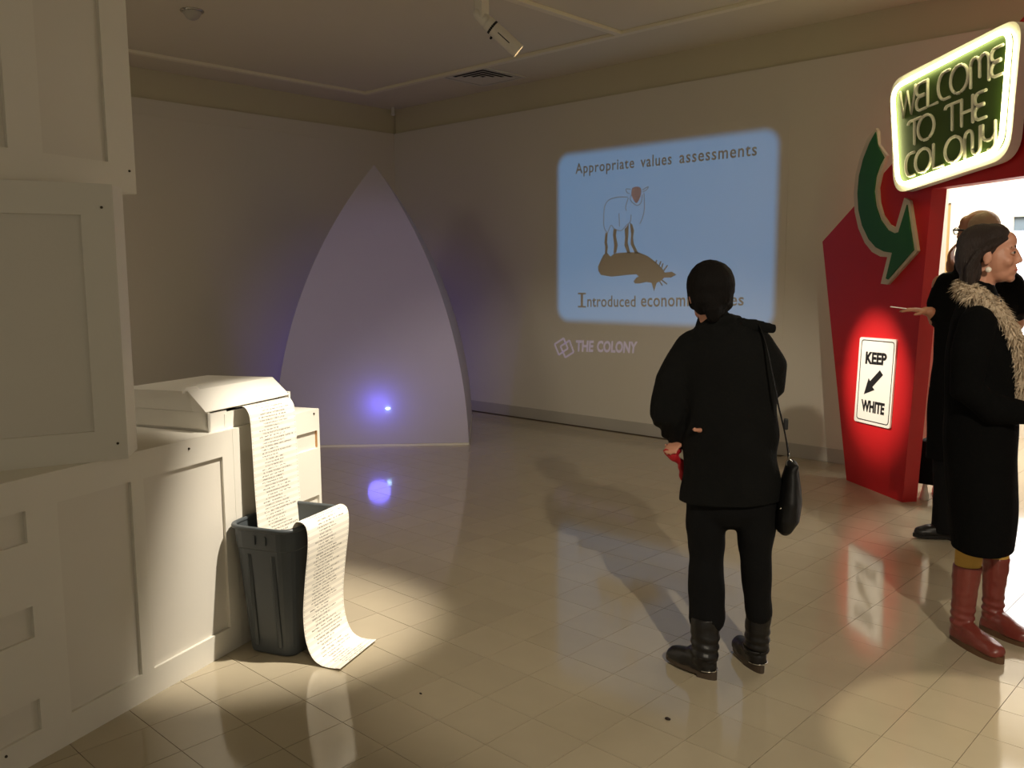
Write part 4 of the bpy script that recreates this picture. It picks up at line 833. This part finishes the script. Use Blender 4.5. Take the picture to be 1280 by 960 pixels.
shaggy(p2, [[(-0.10, 0.0, 1.445), (-0.075, -0.085, 1.43), (-0.01, -0.115, 1.385), (0.05, -0.105, 1.30), (0.095, -0.075, 1.21), (0.115, -0.055, 1.10), (0.122, -0.05, 1.0)], [(-0.10, 0.0, 1.445), (-0.075, 0.085, 1.43), (-0.01, 0.105, 1.385), (0.05, 0.09, 1.30), (0.095, 0.05, 1.21), (0.118, 0.01, 1.10), (0.124, 0.0, 1.0)]], 0.040, 7000, M_fur)
tg = [[tube_vf([(-0.022, 0.018, 0.48, 0.058), (-0.031, 0.03, 0.30, 0.048)], 14)], [tube_vf([(0.068, 0.18, 0.48, 0.058), (0.072, 0.19, 0.30, 0.046)], 14)]]
for t_ in tg: ob('tights', fused(t_, 0.007, 3), M_tights, p2, label='mustard yellow tights')
make_boot(p2, (-0.078, 0.075), (0.112, -0.13), (-0.030, 0.03), 0.046, 0.056, M_redboot, M_solebrown, 0.34, 0.047, heelblock=False, z0=0.027)
make_boot(p2, (0.028, 0.245), (0.215, 0.09), (0.072, 0.19), 0.043, 0.052, M_redboot, M_solebrown, 0.345, 0.046, heelblock=False, z0=0.027)

# ---- man behind her, turned away to the left
p3 = empty('person', (-0.444, 2.3, 0), math.radians(15.02), label='balding grey-haired man in dark clothes and glasses behind the woman', category='person')
hc = (-0.065, 0.0, 1.722)
hp, Mr = head_prims(hc, math.radians(58), 0.06, 1.04)
body = hp + [tube_vf([(-0.055, 0, 1.57, 0.055), (-0.055, 0, 1.5, 0.11, 0.08), (-0.055, 0, 1.42, 0.18, 0.105), (-0.055, 0, 1.2, 0.16, 0.11), (-0.055, 0, 0.95, 0.15, 0.11), (-0.055, 0, 0.86, 0.15, 0.11)], 16),
    tube_vf([(-0.13, 0, 0.88, 0.085), (-0.14, 0, 0.5, 0.06), (-0.13, -0.09, 0.10, 0.04), (-0.18, -0.11, 0.06, 0.03)], 10), tube_vf([(0.03, 0, 0.88, 0.085), (0.05, 0, 0.5, 0.06), (0.06, 0.0, 0.10, 0.04), (0.0, 0.03, 0.06, 0.03)], 10),
    tube_vf([(-0.23, 0.0, 1.44, 0.05), (-0.24, 0.02, 1.20, 0.045), (-0.26, -0.05, 1.265, 0.034), (-0.275, -0.08, 1.285, 0.029)], 10), tube_vf([(0.12, 0, 1.44, 0.05), (0.16, 0.1, 1.22, 0.045), (-0.08, 0.24, 1.40, 0.034), (-0.19, 0.16, 1.52, 0.029)], 10)]
body += hand_prims((-0.27, -0.075, 1.284), (-1, -0.1, 0.12), (0.05, -0.1, 1), 0.98, 0.25, -1, 0.1) + hand_prims((-0.195, 0.15, 1.525), (0.0, -0.35, 1), (-0.8, 0.3, 0), 0.95, 0.5, -1)
ob('body', fused(body, 0.007, 3), M_skin2, p3)
head_parts(p3, hc, Mr, 1.04, M_skin2)
hr = [ell_vf(Vector(hc) + Mr @ Vector((0, -0.03, 0.028)), (0.086, 0.088, 0.085)), ell_vf(Vector(hc) + Mr @ Vector((0, -0.055, -0.03)), (0.07, 0.05, 0.05))]
ob('hair', fused(hr, 0.007, 4, folds(0.0025, 40, 30)), M_greyhair, p3, label='short thin grey hair')
gl = lambda p: Vector(hc) + Mr @ Vector(p)
gs = empty('glasses', (0, 0, 0)); gs.parent = p3
for s in (-1, 1):
    ob('rim', tube([tuple(gl((0.034 * s + 0.024 * math.cos(2 * PI * k / 14), 0.104, 0.0 + 0.018 * math.sin(2 * PI * k / 14)))) + (0.0028,) for k in range(14)], 6, closed=True), M_glass_frame, gs)
    ob('temple', tube([tuple(gl((0.060 * s, 0.103, 0.006))) + (0.005,), tuple(gl((0.086 * s, 0.04, 0.006))) + (0.0055,), tuple(gl((0.092 * s, -0.03, 0.0))) + (0.005,)], 8), M_glass_frame, gs)
ob('bridge', tube([tuple(gl((-0.010, 0.106, 0.004))) + (0.0028,), tuple(gl((0.010, 0.106, 0.004))) + (0.0028,)], 6), M_glass_frame, gs)
ct = [tube_vf([(-0.06, 0, 0.42, 0.205, 0.14), (-0.06, 0, 0.7, 0.205, 0.145), (-0.055, 0, 1.0, 0.20, 0.14), (-0.055, 0, 1.25, 0.205, 0.135), (-0.055, 0, 1.40, 0.205, 0.12), (-0.055, 0, 1.49, 0.14, 0.09), (-0.055, 0, 1.55, 0.075, 0.072)], 24),
    tube_vf([(-0.20, 0, 1.43, 0.078), (-0.235, 0.01, 1.32, 0.072), (-0.225, 0.02, 1.22, 0.064), (-0.25, -0.05, 1.268, 0.046)], 14), tube_vf([(0.10, 0, 1.43, 0.078), (0.14, 0.06, 1.30, 0.072), (0.14, 0.11, 1.23, 0.064), (-0.04, 0.24, 1.39, 0.05), (-0.16, 0.18, 1.50, 0.044)], 14),
    tube_vf([(-0.15, -0.02, 1.54, 0.03), (-0.055, -0.07, 1.575, 0.03), (0.04, -0.02, 1.54, 0.03)], 10)]
ob('overcoat', fused(ct, 0.010, 5, folds(0.010, 6, 3), clip=[((0, 0, 0.45), (0, 0, -1))]), M_coat, p3)
ob('trousers', fused([tube_vf([(-0.14, 0.0, 0.55, 0.09), (-0.135, -0.06, 0.28, 0.08), (-0.13, -0.09, 0.06, 0.08)], 14), tube_vf([(0.05, 0.0, 0.55, 0.09), (0.055, 0.0, 0.28, 0.08), (0.06, 0.0, 0.06, 0.08)], 14), ell_vf((-0.05, 0, 0.55), (0.17, 0.11, 0.09))], 0.010, 4, folds(0.006, 8, 6), clip=[((0, 0, 0.045), (0, 0, -1))]), M_trouser, p3)
make_boot(p3, (-0.05, -0.06), (-0.30, -0.155), (-0.12, -0.088), 0.045, 0.045, M_boot, M_boot, 0.14, 0.045)
make_boot(p3, (0.115, -0.03), (-0.07, 0.12), (0.07, 0.0), 0.045, 0.045, M_boot, M_boot, 0.14, 0.045)
cdm = ob('card', box(-0.065, 0.02, -0.025, 0.025, -0.0015, 0.0015), M_card, label='small white card in the outstretched hand in front of the portal', category='card')
Rm = Matrix.Translation((-0.444, 2.3, 0)) @ Matrix.Rotation(math.radians(15.02), 4, 'Z') @ Matrix.Translation((-0.415, -0.085, 1.302)) @ Matrix.Rotation(0.12, 4, 'Y')
cdm.matrix_world = Rm

# ------------------------------------------------------------------ crumbs on the floor
for (x, y, r, lab) in ((-0.572, -0.613, 0.009, 'dark crumb on the tiles in front of the black boots'), (-1.33, -1.06, 0.005, 'tiny dark speck on the tiles near the paper end')):
    ob('crumb', fused([ell_vf((x, y, r * 0.6), (r, r * 0.7, r * 0.6)), ell_vf((x + r * 0.7, y + r * 0.3, r * 0.45), (r * 0.6, r * 0.6, r * 0.45))], r * 0.22, 2), M_crumb, label=lab, category='crumb')
